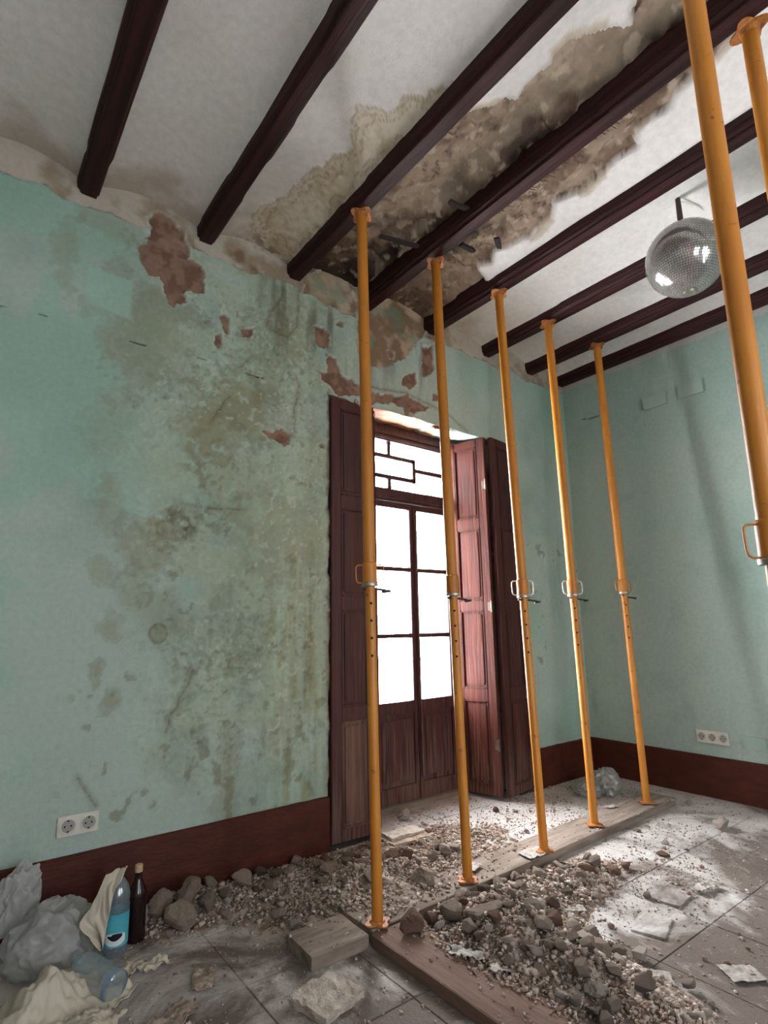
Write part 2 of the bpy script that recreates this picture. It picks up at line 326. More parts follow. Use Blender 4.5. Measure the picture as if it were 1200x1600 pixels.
CRACKS = [[(-3.61,1.99),(-3.5,2.0),(-3.37,2.01)], [(-3.65,1.09),(-3.69,1.01),(-3.75,.89),(-3.79,.78)], [(-3.45,1.17),(-3.46,1.08)], [(-3.05,2.96),(-3.02,2.9),(-3.05,2.72),(-3.05,2.56)],
 [(-4.18,.63),(-4.1,.49)], [(-3.27,3.24),(-3.23,3.34),(-3.16,3.48),(-3.15,3.56)], [(-3.03,3.61),(-3.03,3.49),(-3.04,3.32),(-3.11,3.22),(-3.25,3.23)],
 [(-2.45,3.04),(-2.1,3.07),(-1.8,3.03),(-1.6,2.99),(-1.42,2.9)], [(-3.62,2.5),(-3.55,2.62),(-3.5,2.7)], [(-3.45,2.9),(-3.35,3.0)]]

def back_wall():
    xs = axis([(XL, -4.9, .1), (-4.9, OX0, .0085), (OX0, OX1, .0085), (OX1, 0, .01)]); zs = axis([(-.03, .3, .05), (.3, OZ, .0085), (OZ, 3.96, .0085)])
    X, Z = np.meshgrid(xs, zs); nx, nz = len(xs), len(zs)
    n1 = fbm(X, Z, 1.3, 5, 1); n2 = fbm(X, Z, 6, 5, 2); n3 = fbm(X, Z, 22, 4, 3); n4 = fbm(X, Z, 70, 2, 4)
    Y = (n1-.5)*.012 + (n2-.5)*.004
    c = np.zeros(X.shape+(3,)) + np.array(TEAL)
    c = mixc(c, lin(140, 160, 149), ss(.45, .75, n1)); c = mixc(c, lin(146, 180, 162), ss(.5, .62, fbm(X, Z, 2.3, 4, 33))*.55)
    # damp zone: coarse, yellower, blistered
    damp = ss(-4.2, -3.7, X + (n1-.5)*.8)*ss(-2.2, -2.9, X)*ss(.2, .9, Z+(n2-.5)*.4)
    c = mixc(c, lin(156, 168, 146), damp*ss(.25, .7, n2)*.85)
    c = mixc(c, lin(166, 186, 168), damp*ss(.58, .7, n3)*.35)
    c = mixc(c, lin(122, 132, 114), damp*ss(.56, .72, fbm(X, Z, 3, 5, 31))*.55)
    streak = fbm(X*1.0, Z*.12, 26, 4, 9)
    low = ss(-3.35, -3.0, X+(n2-.5)*.2)*ss(2.1, 1.5, Z)*(X < OX0+.05)
    c = mixc(c, lin(140, 146, 112), low*ss(.5, .75, streak)*.7)
    c = mixc(c, lin(172, 190, 170), low*ss(.5, .3, streak)*.4)
    for x, z, rx, rz, s in ST:
        d = np.hypot((X-x)/rx, (Z-z)/rz) + (n2-.5)*2.2 + (n3-.5)*1.1
        m = ss(1.15, .55, d)*s
        c = mixc(c, lin(132, 128, 98), m*.62); c = mixc(c, lin(104, 98, 78), ss(.2, .02, np.abs(d-1.0))*s*.28)
        Y += ss(1.1, .4, d)*s*(n3-.5)*.006
    for sx, sz, sr, st in ((-3.76, 1.86, .12, .35), (-3.77, 1.88, .085, .5), (-3.71, 1.84, .05, .45)):
        m = ss(1.2, .1, np.hypot((X-sx)/sr, (Z-sz)/(sr*.9))+(n3-.5)*2.4+(n4-.5)*1.6); c = mixc(c, lin(52, 46, 38), m*st*(.5+.5*ss(.45, .6, n4)))
    # ring stain
    d = np.hypot((X+3.85)/.047, (Z-1.29)/.05)+(n2-.5)*.8
    c = mixc(c, lin(122, 122, 92), ss(1.1, .9, d)*.5); c = mixc(c, lin(92, 92, 66), ss(.2, .03, np.abs(d-.95))*.6)
    # flaking freckles
    fr = ss(.64, .7, fbm(X, Z, 14, 4, 17))*ss(.5, .62, fbm(X, Z, 1.7, 3, 18))*ss(-4.35, -4.1, X)*ss(3.0, 2.4, Z)
    c = mixc(c, lin(116, 116, 92), fr*.6)
    sp = ss(.66, .72, fbm(X, Z, 34, 3, 19))*ss(.4, .6, fbm(X, Z, 2.6, 3, 20)); c = mixc(c, lin(186, 194, 180), sp*damp*.5)
    sp = ss(.66, .72, fbm(X, Z, 28, 3, 29))*ss(.45, .6, fbm(X, Z, 3.1, 3, 30)); c = mixc(c, lin(104, 108, 88), sp*damp*.5)
    # smooth repaired patch
    for (a, b, e, f) in ((-4.33, -4.08, 3.02, 3.25),):
        m = ss(0, .02, X-a)*ss(0, .02, b-X)*ss(0, .02, Z-e-(X-a)*-.1)*ss(0, .02, f-Z); c = mixc(c, lin(156, 188, 174), m*.7)
    # blistered relief
    rip = .6*(1-2*np.abs(fbm(X, Z*1.3, 13, 3, 5)-.5))+.5*(1-2*np.abs(fbm(X, Z*.8, 30, 3, 7)-.5)); amp = damp*ss(.32, .5, fbm(X, Z, 2, 3, 6))
    Y -= amp*(rip-.75)*.030*ss(3.3, 2.4, Z); c = mixc(c, lin(176, 188, 172), amp*ss(.8, 1.0, rip)*.35); c = mixc(c, lin(112, 124, 104), amp*ss(.62, .42, rip)*.35); Y -= low*(streak-.5)*.016
    Y -= damp*(n3-.5)*.007
    Y += (n4-.5)*.0012
    # drips under the ceiling
    dr = ss(.5, .75, fbm(X, Z*.15, 14, 4, 23))*ss(2.7, 3.5, Z)*ss(-3.5, -3.2, X)*ss(-1.6, -1.9, X)
    c = mixc(c, lin(92, 84, 62), dr*.6)
    # lime white band below the vaults
    edge = 3.595 + (fbm(X, X*0, 5, 4, 8)-.5)*.09 + (n3-.5)*.03
    wh = ss(-.004, .006, Z-edge)
    wc = np.zeros_like(c)+np.array(lin(182, 172, 158)); wc = mixc(wc, lin(150, 134, 114), ss(.45, .7, n2)); wc = mixc(wc, lin(118, 98, 78), ss(.52, .75, fbm(X, Z, 9, 4, 41))*ss(-4.1, -3.3, X)*ss(-1.3, -1.7, X))
    c = c*(1-wh[..., None])+wc*wh[..., None]; Y += wh*.004
    c = mixc(c, lin(92, 78, 62), ss(.008, .0, np.abs(Z-edge))*ss(.45, .65, n3)*.6)
    jn = (n2-.5)*.06+(n3-.5)*.045+(n4-.5)*.014
    for P, colr, dep in [(p, 0, .010) for p in BEIGE]+[(p, 1, .016) for p in BROWN]:
        P = np.array(P); bb = (X > P[:, 0].min()-.1) & (X < P[:, 0].max()+.1) & (Z > P[:, 1].min()-.1) & (Z < P[:, 1].max()+.1)
        sd = np.full(X.shape, 1.0); sd[bb] = poly_sdf(X[bb], Z[bb], P); k = min(1, math.sqrt(np.ptp(P[:, 0])*np.ptp(P[:, 1]))/.25)
        d = sd+jn*(.35+.65*k)
        m = ss(.003, -.003, d)
        col = mixc(mixc(np.zeros_like(c)+np.array(lin(134, 106, 90)), lin(112, 84, 70), ss(.4, .62, n3)), lin(150, 124, 108), ss(.5, .7, fbm(X, Z, 12, 4, 88))*.6) if colr else \
              mixc(mixc(np.zeros_like(c)+np.array(lin(178, 160, 136)), lin(132, 110, 88), ss(.4, .62, n2)), lin(110, 140, 120), ss(.6, .7, fbm(X, Z, 7, 3, 77))*.5)
        c = mixc(c, lin(196, 200, 184), ss(.012, .002, np.abs(d-.006))*.5*ss(.4, .6, n3))
        c = c*(1-m[..., None])+col*m[..., None]
        Y += m*dep + m*(n3-.5)*.014 - ss(.03, .0, np.abs(d-.012))*(1-m)*.008*ss(.45, .6, n2)
    for P in CRACKS:
        d = line_d(X+(n3-.5)*.03, Z+(n2-.5)*.03, P); m = ss(.005, .001, d)
        c = mixc(c, lin(72, 64, 50), m*.55); Y += m*.006; c = mixc(c, lin(118, 112, 86), ss(.035, 0, d)*.35)
    # plaster broken away round the niche
    dx = np.minimum(np.abs(X-OX0), 1); e1 = ss(.02, .0, dx+(n3-.5)*.03)*(Z < OZ+.05); c = mixc(c, lin(120, 92, 74), e1*.7); Y += e1*.004
    jag = (fbm(Z*0, Z, 7, 4, 50)-.5)*.05; Xo = X.copy()
    i0 = int(np.argmin(np.abs(xs-OX0))); Xo[:, i0] += jag[:, i0]*(zs < OZ)
    j0 = int(np.argmin(np.abs(zs-OZ))); Zo = Z.copy(); Zo[j0, :] += (fbm(X[j0], X[j0]*0, 6, 4, 51)-.5)*.05*(X[j0] < -1.5)
    xc = (xs[:-1]+xs[1:])/2; zc = (zs[:-1]+zs[1:])/2
    keep = ~((zc[:, None] < OZ) & (xc[None] > OX0) & (xc[None] < OX1))
    return struct(grid_mesh('wall_back', np.stack([Xo, Y, Zo], -1), nx, nz, M_wall, col=c, keep=keep))
back_wall()

def right_wall():
    ys = axis([(YF, -2.6, .1), (-2.6, 0.05, .015)]); zs = axis([(-.03, 3.96, .015)]); Y, Z = np.meshgrid(ys, zs)
    n1 = fbm(Y, Z, 1.2, 5, 60); n2 = fbm(Y, Z, 7, 4, 61); n3 = fbm(Y, Z, 30, 3, 62)
    c = np.zeros(Y.shape+(3,))+np.array(TEAL); c = mixc(c, lin(156, 178, 168), ss(.4, .7, n1)*.8); c = mixc(c, lin(136, 160, 146), ss(.6, .75, n2)*.25)
    X = (n1-.5)*.012+(n2-.5)*.003
    wh = ss(0, .008, Z-3.60-(n2-.5)*.02); c = mixc(c, lin(186, 182, 174), wh)
    for P in ([(-.18,3.262),(-.36,3.24)],):
        m = ss(.008, .002, line_d(Y+(n3-.5)*.01, Z+(n2-.5)*.03, P)); c = mixc(c, lin(70, 70, 60), m*.8)
    m = ss(.06, .0, np.hypot(Y+.06, (Z-.6)*.3)+(n2-.5)*.08); c = mixc(c, lin(116, 116, 96), m*.4)
    return struct(grid_mesh('wall_right', np.stack([X, Y, Z], -1), len(ys), len(zs), M_wall, col=c))
right_wall()

def ceiling():
    xs = axis([(XL, -4.95, .05), (-4.95, .06, .0115)]); ys = axis([(YF, -2.95, .1), (-2.95, .06, .0115)])
    X, Y = np.meshgrid(xs, ys); bx = [-5.6]+BEAMX+[.5]
    Z = np.zeros_like(X); bay = np.zeros(X.shape, int); T = np.zeros_like(X)
    for i in range(len(bx)-1):
        m = (X >= bx[i]) & (X < bx[i+1]) if i < len(bx)-2 else (X >= bx[i])
        t = np.clip((X-bx[i])/(bx[i+1]-bx[i]), 0, 1); rise = .085*min(1, (bx[i+1]-bx[i])/.6)
        Z = np.where(m, 3.72+rise*(1-(2*t-1)**2), Z); bay = np.where(m, i, bay); T = np.where(m, t, T)
    n1 = fbm(X, Y, 1.4, 5, 70); n2 = fbm(X, Y, 6, 5, 71); n3 = fbm(X, Y, 24, 4, 72); n5 = fbm(X, Y*.5, 9, 4, 74)
    Z += (n1-.5)*.02+(n2-.5)*.004
    c = np.zeros(X.shape+(3,))+np.array(lin(228, 222, 216)); c = mixc(c, lin(212, 205, 198), ss(.4, .7, n1)*.7)
    # damp edges along the window wall
    m = ss(.35, .0, -Y+(n2-.5)*.5)*ss(-1.0, -1.7, X); c = mixc(c, lin(170, 156, 138), m*.7)
    m = ss(.25, .0, -Y+(n2-.5)*.5)*ss(-3.6, -3.35, X)*ss(-1.6, -1.9, X); c = mixc(c, lin(120, 98, 78), m*.8*ss(.35, .6, n3))
    # tide-marked stain beside beam 3
    A = np.array([(-3.46,-.1),(-3.46,-.23),(-3.35,-.6),(-3.32,-1.0),(-3.35,-1.16),(-3.24,-1.28),(-3.15,-1.55),(-3.06,-1.8),(-3.06,0)])
    d = poly_sdf(X, Y, A)+(n2-.5)*.26+(n3-.5)*.03
    m = ss(.015, -.015, d)*(X < -3.06); c = mixc(c, lin(208, 194, 170), m*.75); c = mixc(c, lin(172, 152, 124), m*ss(.5, .7, n3)*.4); c = mixc(c, lin(168, 148, 120), m*ss(-.12, -.3, d)*.0+m*ss(.5, .62, fbm(X, Y, 8, 4, 87))*.45)
    for lv in (0, -.035, -.08): c = mixc(c, lin(150, 128, 102), ss(.010, .002, np.abs(d-lv))*(X < -3.06)*.55)
    Z += m*(n3-.5)*.010
    # fallen plaster, bays 3-4 and 4-5
    P1 = [(-3.06,.05),(-3.14,-.63),(-3.08,-.91),(-3.06,-1.16),(-3.03,-1.35),(-2.97,-1.46),(-2.88,-1.54),(-2.83,-1.6),(-2.82,-1.65),(-2.74,-1.68),(-2.79,-1.76),(-2.78,-1.88),(-2.79,-1.92),(-2.8,-2.0),(-2.75,-2.05),(-2.71,-2.11),(-2.66,-2.19),(-2.7,-2.22),(-2.76,-2.30),(-2.72,-2.6),(-2.6,-2.8),(-2.43,-2.9),(-2.43,.05)]
    P2 = [(-2.46,.05),(-2.46,-2.6),(-2.3,-2.5),(-2.24,-2.29),(-2.22,-2.26),(-2.18,-2.13),(-2.13,-2.08),(-2.15,-1.93),(-2.04,-1.89),(-2.05,-1.8),(-2.02,-1.63),(-2.02,-1.55),(-2.05,-1.4),(-1.99,-1.31),(-1.98,-1.12),(-2.01,-.89),(-1.95,-.8),(-2.01,-.7),(-1.81,-.62),(-1.76,-.5),(-1.79,.05)]
    for P, xb in ((P1, -2.445), (P2, -2.445)):
        sd = poly_sdf(X, Y, P); d = sd+(n2-.5)*.09+(n3-.5)*.018
        m = ss(.004, -.004, d)*((X > -3.06) & (X < -1.8))
        if P is P2: m = m*(X >= -2.445)
        else: m = m*(X < -2.445)
        col = np.zeros_like(c)+np.array(lin(146, 126, 108)); col = mixc(col, lin(170, 150, 130), ss(.5, .62, n1)*.7); col = mixc(col, lin(104, 84, 70), ss(.44, .62, n2)*.8); col = mixc(col, lin(84, 68, 58), ss(.52, .68, n3)*.55)
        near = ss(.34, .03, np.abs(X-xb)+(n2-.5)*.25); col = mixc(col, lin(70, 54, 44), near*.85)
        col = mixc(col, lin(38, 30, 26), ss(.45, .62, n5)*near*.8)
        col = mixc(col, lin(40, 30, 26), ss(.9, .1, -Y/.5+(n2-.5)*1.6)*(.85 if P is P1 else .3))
        ck = np.abs(fbm(X, Y*.8, 5, 4, 83)-.5); col = mixc(col, lin(66, 50, 42), ss(.012, .002, ck)*.8); col = mixc(col, lin(196, 178, 158), ss(.62, .70, fbm(X, Y, 18, 4, 84))*.45)
        # second layer of render breaking
        l2 = ss(.52, .55, fbm(X, Y, 4.5, 4, 79)); col = mixc(col, lin(166, 150, 130), l2*.35)
        c = mixc(c, lin(188, 172, 152), ss(.06, .04, d)*ss(.5, .56, fbm(X, Y, 5, 4, 85))*.8*((X > -3.06) & (X < -1.8)))
        c = mixc(c, lin(120, 100, 80), ss(.03, 0, np.abs(d-.01))*.35*((X > -3.06) & (X < -1.8)))
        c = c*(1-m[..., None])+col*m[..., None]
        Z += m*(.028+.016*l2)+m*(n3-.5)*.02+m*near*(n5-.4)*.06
        Z -= ss(.05, .0, d)*(1-m)*ss(.45, .6, n2)*.012*((X > -3.06) & (X < -1.8))
    return struct(grid_mesh('ceiling', np.stack([X, Y, Z], -1), len(xs), len(ys), M_ceil, col=c))
ceiling()

# unseen sides of the room (light enclosure) with two windows behind the camera, sized and tinted for fill light
def slabs(name, boxes, m):
    bm = bmesh.new()
    for b in boxes: box(bm, *b)
    return struct(ob(name, bm, m))
slabs('wall_left', [(XL-.2, XL, YF-.2, .62, -.12, 4.0)], M_back)
slabs('light_enclosure', [(XL-.2, .3, YF-.2, .62, 4.0, 4.1), (.10, .3, YF-.2, .62, -.2, 4.0)], M_back)  # unseen roof and side slabs added to stop daylight leaking in
wz0, wz1 = .12, 2.9
slabs('wall_front', [(XL, -5.0, YF-.2, YF, 0, 4), (-3.7, -2.75, YF-.2, YF, 0, 4), (-1.45, .2, YF-.2, YF, 0, 4),
      (-5.0, -3.7, YF-.2, YF, wz1, 4), (-2.75, -1.45, YF-.2, YF, wz1, 4), (-5.0, -3.7, YF-.2, YF, 0, wz0), (-2.75, -1.45, YF-.2, YF, 0, wz0)], M_back)
for k, (a, b) in enumerate(((-5.0, -3.7), (-2.75, -1.45))):
    o = struct(empty('window_%d' % (k+2), ((a+b)/2, YF-.1, wz0))); hw = (b-a)/2; H = wz1-wz0
    bm = bmesh.new(); box(bm, -hw, -hw+.07, -.03, .03, 0, H); box(bm, hw-.07, hw, -.03, .03, 0, H); box(bm, -hw+.07, hw-.07, -.03, .03, 0, .5); box(bm, -hw+.07, hw-.07, -.03, .03, H-.07, H)
    box(bm, -.05, .05, -.03, .03, .5, H-.07); ob('window_frame', bm, M_door, o)
    BX('pane', (-hw+.07, -.05, -.004, .004, .5, H-.07), M_dim_glass, o); BX('pane', (.05, hw-.07, -.004, .004, .5, H-.07), M_dim_glass, o)

# skirting
def skirting(name, x0, x1, y0, y1, ax):
    """painted skirting with slightly uneven top"""
    bm = bmesh.new(); n = 60; prev = None; t = .018
    for i in range(n+1):
        f = i/n; h = .30+.004*mnoise.noise((f*9, ax, 0)); dz = .0015*mnoise.noise((f*30, 2, ax))
        x = x0+(x1-x0)*f; y = y0+(y1-y0)*f
        if ax: q = [(x, y, -.008), (x-t+dz, y, -.008), (x-t+dz, y, h-.006), (x-t*.5, y, h), (x+.01, y, h)]
        else: q = [(x, y, -.008), (x, y-t+dz, -.008), (x, y-t+dz, h-.006), (x, y-t*.5, h), (x, y+.01, h)]
        r = [bm.verts.new(p) for p in q]
        if prev:
            for k in range(4): bm.faces.new((prev[k], r[k], r[k+1], prev[k+1]))
        else: bm.faces.new(r)
        prev = r
    bm.faces.new(prev); return struct(ob(name, bm, M_base))
skirting('baseboard_back', XL, OX0-.005, 0, 0, 0)
skirting('baseboard_corner', OX1+.04, 0, 0, 0, 0)
skirting('baseboard_right', 0, 0, YF, 0, 1)

# floor: bedding slab + separately laid tiles
fl = struct(BX('floor', (XL, 0.05, YF, .62, -.12, -.006), M_grout))
PX, PY = .445, .435
tm = []
for k in range(4):
    bm = bmesh.new(); box(bm, -PX/2+.0012, PX/2-.0012, -PY/2+.0012, PY/2-.0012, -.012, 0, bev=.002)
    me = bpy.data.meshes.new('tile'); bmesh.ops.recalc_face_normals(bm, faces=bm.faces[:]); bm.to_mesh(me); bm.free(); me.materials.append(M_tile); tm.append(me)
for i in range(13):
    for j in range(13):
        cx = -3.72+PX*(i-4)+PX/2; cy = -.03-PY*(j-1)-PY/2 if j else -.03+PY/2
        cy = -.03+PY/2-PY*j
        if j == 0 and not (-2.5 < cx < -.9): continue
        t = bpy.data.objects.new('tile', tm[random.randrange(4)]); S.collection.objects.link(t); t.parent = fl
        if cx > -.1: cx = -.0675; t.scale.x = .185/PX      # cut course along the right wall
        t.location = (cx, cy, random.uniform(-.0015, .0015)); t.rotation_euler = (random.uniform(-.002, .002), random.uniform(-.002, .002), random.choice((0, pi)))

# ceiling beams
def beam(i, x, label):
    prof = [(-.062, .16), (-.062, .052), (-.058, .046), (-.060, .036), (-.055, .026), (-.047, .020), (-.043, .016), (-.043, .008), (-.038, .002), (-.03, 0),
            (.03, 0), (.038, .002), (.043, .008), (.043, .016), (.047, .020), (.055, .026), (.060, .036), (.058, .046), (.062, .052), (.062, .16)]
    bm = bmesh.new(); prev = None; ys = np.arange(.06, -5.29, -.06)
    for y in ys:
        sag = .006*mnoise.noise((x, y*.6, 0)); r = []
        for k, (a, b) in enumerate(prof):
            nn = mnoise.noise((x*7+a*9, y*3.2, b*9+k*.7)); n2 = mnoise.noise((x*3+k, y*11, b))
            wear = .0028*nn+.0012*n2 - (.008 if (mnoise.noise((x*5+(a > 0)*7, y*2.3, 4)) > .34 and 1 <= k <= len(prof)-2 and abs(a) > .04) else 0)*(1 if a > 0 else -1)*(1 if a else 0)
            r.append(bm.verts.new((a+wear, y, b+ZB+sag+.0015*n2)))
        if prev:
            for k in range(len(prof)): bm.faces.new((prev[k], r[k], r[(k+1) % len(prof)], prev[(k+1) % len(prof)]))
        else: bm.faces.new(r)
        prev = r
    bm.faces.new(prev)
    o = ob('ceiling_beam', bm, M_beam, smooth=28); o.location = (x, 0, 0)
    tag(o, label, 'beam', 'moulded wooden beams across the ceiling'); return o
BL = ['dark moulded timber ceiling beam behind the left edge of the view', 'dark moulded ceiling beam nearest the upper left corner, first from the left', 'dark moulded ceiling beam ending at the large brown bare patch of wall, second from the left',
      'dark moulded ceiling beam third from the left, held by the tallest-looking yellow prop', 'dark ceiling beam running through the middle of the fallen plaster, fourth from the left', 'dark ceiling beam just right of the fallen plaster, fifth from the left',
      'dark ceiling beam passing behind the left of the mirror ball, sixth from the left', 'dark ceiling beam passing just under the mirror ball, seventh from the left', 'dark ceiling beam lying along the top of the right-hand wall']
for i, x in enumerate(BEAMX): beam(i, x, BL[i])

# ------------------------------------------------------------------ niche
def niche():
    o = struct(empty('trim_1'))
    # soffit
    n, mm = 150, 28; u = np.linspace(0, 1, n); v = np.linspace(0, 1, mm); U_, V_ = np.meshgrid(u, v)
    xa = OX0+(-2.25-OX0)*V_; xb = OX1+(-1.35-OX1)*V_; X = xa+(xb-xa)*U_; Y = .345*V_-.006*(V_ < .01)
    n2 = fbm(X, Y, 8, 4, 90); n3 = fbm(X, Y, 26, 4, 91)
    Z = OZ+.05*V_+(n2-.5)*.03*V_+(n3-.5)*.012
    c = np.zeros(X.shape+(3,))+np.array(lin(186, 142, 112)); c = mixc(c, lin(160, 106, 82), ss(.45, .65, n2)); c = mixc(c, lin(190, 172, 150), ss(.55, .68, n3)*.6)
    g = ss(-1.72, -1.66, X+(n2-.5)*.3); c = mixc(c, lin(160, 180, 170), g); Z -= g*.012
    Z[0, :] = OZ - .004 + np.minimum((fbm(X[0], X[0]*0, 6, 4, 51)-.5)*.05*(X[0] < -1.5), .02)
    grid_mesh('soffit', np.stack([X, Y, Z], -1), n, mm, M_soffit, o, col=c)
    for s, (x0, x1) in enumerate(((OX0-.03, -2.25), (OX1+.03, -1.35))):
        zz = np.linspace(0, 2.95, 60); vv = np.linspace(0, 1, 14); V2, Z2 = np.meshgrid(vv, zz); X2 = x0+(x1-x0)*V2+(fbm(V2, Z2, 8, 3, 93)-.5)*.01*V2; Y2 = .02+.325*V2
        c = np.zeros(X2.shape+(3,))+np.array(lin(196, 200, 190)); c = mixc(c, lin(150, 120, 100), ss(.5, .65, fbm(V2, Z2, 5, 4, 94)))
        grid_mesh('reveal', np.stack([X2, Y2, Z2], -1), 14, 60, M_soffit, o, col=c)
    bm = bmesh.new(); box(bm, XL, -2.25, .36, .6, 0, 4); box(bm, -1.35, .2, .36, .6, 0, 4); box(bm, -2.25, -1.35, .36, .6, 2.9, 4); box(bm, -2.25, -1.35, .38, .6, -.12, .012)
    ob('outer_masonry', bm, M_slab, o)
niche()

# ------------------------------------------------------------------ balcony door
DY = .33
def door():
    d = struct(empty('door_1', (0, DY, 0)))
    bm = bmesh.new()
    box(bm, -2.26, -2.215, -.03, .05, 0, 2.93, bev=.003); box(bm, -1.385, -1.34, -.03, .05, 0, 2.93, bev=.003)
    box(bm, -2.215, -1.385, -.03, .05, 2.785, 2.94, bev=.003); box(bm, -2.215, -1.385, -.045, -.03, 2.83, 2.86, bev=.004); box(bm, -2.215, -1.385, -.04, -.03, 2.795, 2.81, bev=.003)
    box(bm, -2.215, -1.385, -.04, .05, 2.285, 2.385, bev=.005); box(bm, -2.215, -1.385, -.055, -.04, 2.30, 2.33, bev=.005)
    ob('door_frame', bm, M_door, d)
    BX('sill', (-2.25, -1.35, -.06, .05, 0, .035), M_plank, d, .006)
    # transom light with geometric glazing bars
    tr = bpy.data.objects.new('transom', None); S.collection.objects.link(tr); tr.parent = d
    t = .017
    for a in ((-2.215, -1.74, 2.66-t, 2.66+t), (-2.215, -1.74, 2.49-t, 2.49+t), (-1.745-t, -1.745+t, 2.49-t, 2.66+t), (-2.01-t, -2.01+t, 2.66+t, 2.785), (-2.01-t, -2.01+t, 2.385, 2.49-t), (-1.735, -1.385, 2.583-t, 2.583+t)):
        BX('glazing_bar', (a[0], a[1], -.012, .014, a[2], a[3]), M_door, tr, .002)
    for a in ((-2.215, -2.02, 2.67, 2.785), (-2.0, -1.385, 2.67, 2.785), (-1.735, -1.385, 2.59, 2.67), (-2.215, -1.755, 2.5, 2.65), (-1.735, -1.385, 2.48, 2.575), (-2.215, -2.02, 2.385, 2.48), (-2.0, -1.385, 2.385, 2.48)):
        BX('pane', (a[0], a[1], -.002, .002, a[2], a[3]), M_glass, tr)
    for k, (x0, x1, pa, pb) in enumerate(((-2.213, -1.782, -2.165, -1.822), (-1.778, -1.387, -1.74, -1.42))):
        lf = bpy.data.objects.new('door_leaf', None); S.collection.objects.link(lf); lf.parent = d
        bm = bmesh.new(); box(bm, x0, pa, -.02, .025, .036, 2.283, bev=.003); box(bm, pb, x1, -.02, .025, .036, 2.283, bev=.003)
        box(bm, pa, pb, -.02, .025, 2.235, 2.283, bev=.002); box(bm, pa, pb, -.02, .025, .66, .745, bev=.003); box(bm, pa, pb, -.02, .025, .036, .15, bev=.003)
        ob('leaf_frame', bm, M_door, lf)
        for z in (1.232, 1.748): BX('glazing_bar', (pa, pb, -.016, .018, z-.016, z+.016), M_door, lf, .002)
        for z0, z1 in ((.745, 1.22), (1.244, 1.736), (1.76, 2.235)): BX('pane', (pa, pb, -.002, .002, z0, z1), M_glass, lf)
        bm = bmesh.new(); box(bm, pa, pb, -.004, .012, .15, .66); box(bm, pa+.03, pb-.03, -.014, -.004, .19, .62, bev=.006); ob('panel', bm, M_door, lf)
        box_w = .008
        if k == 1:
            bm = bmesh.new(); box(bm, x0-.012, x0+.022, -.034, -.02, .05, 2.27, bev=.004); ob('astragal', bm, M_door, lf)
            bm = bmesh.new(); tube(bm, [(x0+.005, -.045, .2), (x0+.005, -.045, 2.1)], .006, 8); ob('bolt_rod', bm, M_iron, lf)
door()

# ------------------------------------------------------------------ shutters
def leaf(parent, wth, m, flip=1, panel_m=None, hinge=True):
    """leaf in local x 0..wth, z .03-2.86; faces -y"""
    lf = bpy.data.objects.new('leaf', None); S.collection.objects.link(lf); lf.parent = parent
    rows = ((.10, .72), (.81, 1.42), (1.50, 2.09), (2.18, 2.79)); s = .072; T = .018
    bm = bmesh.new(); box(bm, 0, s, -T, T, .03, 2.86, bev=.003); box(bm, wth-s, wth, -T, T, .03, 2.86, bev=.003)
    zz = [.03]+[v for r in rows for v in r]+[2.86]
    for a, b in zip(zz[0::2], zz[1::2]): box(bm, s, wth-s, -T, T, a, b, bev=.003)
    ob('leaf_frame', bm, m, lf)
    for i, (a, b) in enumerate(rows):
        bm = bmesh.new(); box(bm, s, wth-s, -.007, .007, a, b)
        for y0, y1 in ((-.014, -.007), (.007, .014)): box(bm, s+.028, wth-s-.028, y0, y1, a+.03, b-.03, bev=.006)
        # bolection moulding
        for y0, y1 in ((-.021, -.007), (.007, .021)):
            box(bm, s, s+.012, y0, y1, a, b, bev=.004); box(bm, wth-s-.012, wth-s, y0, y1, a, b, bev=.004); box(bm, s+.012, wth-s-.012, y0, y1, a, a+.012, bev=.004); box(bm, s+.012, wth-s-.012, y0, y1, b-.012, b, bev=.004)
        ob('panel', bm, (panel_m or {}).get(i, m), lf)
    if hinge:
        for z in (.4, 1.45, 2.45):
            bm = bmesh.new(); lathe(bm, [(.008, -.045), (.008, .045)], 8, Matrix.Translation((wth, -T-.002, z))); box(bm, wth-.035, wth-.006, -T-.003, -T, z-.035, z+.035); ob('hinge', bm, M_iron, lf)
    return lf
def place(o, p, q):
    o.location = (p[0], p[1], 0); o.rotation_euler = (0, 0, math.atan2(q[1]-p[1], q[0]-p[0]))
sr = empty('folding_shutter', (-1.35, .30, 0)); tag(sr, 'reddish panelled folding shutter open on the right side of the balcony door', 'shutter')
l1 = leaf(sr, .36, M_shut); place(l1, (-1.365+1.35, .30-.30), (-1.272+1.35, -.075-.30))
l2 = leaf(sr, .385, M_door, hinge=False); place(l2, (-1.245+1.35, -.075-.30), (-.868+1.35, -.025-.30))
sl = empty('folding_shutter', (-2.79, -.02, 0)); tag(sl, 'dark panelled folding shutter on the left side of the balcony door, behind a prop', 'shutter')
l3 = leaf(sl, .352, M_door, panel_m={0: M_worn}, hinge=False); place(l3, (.006, .01), (.36, .0))
l4 = leaf(sl, .345, M_shut, hinge=False); place(l4, (.385, .035), (.545, .325))

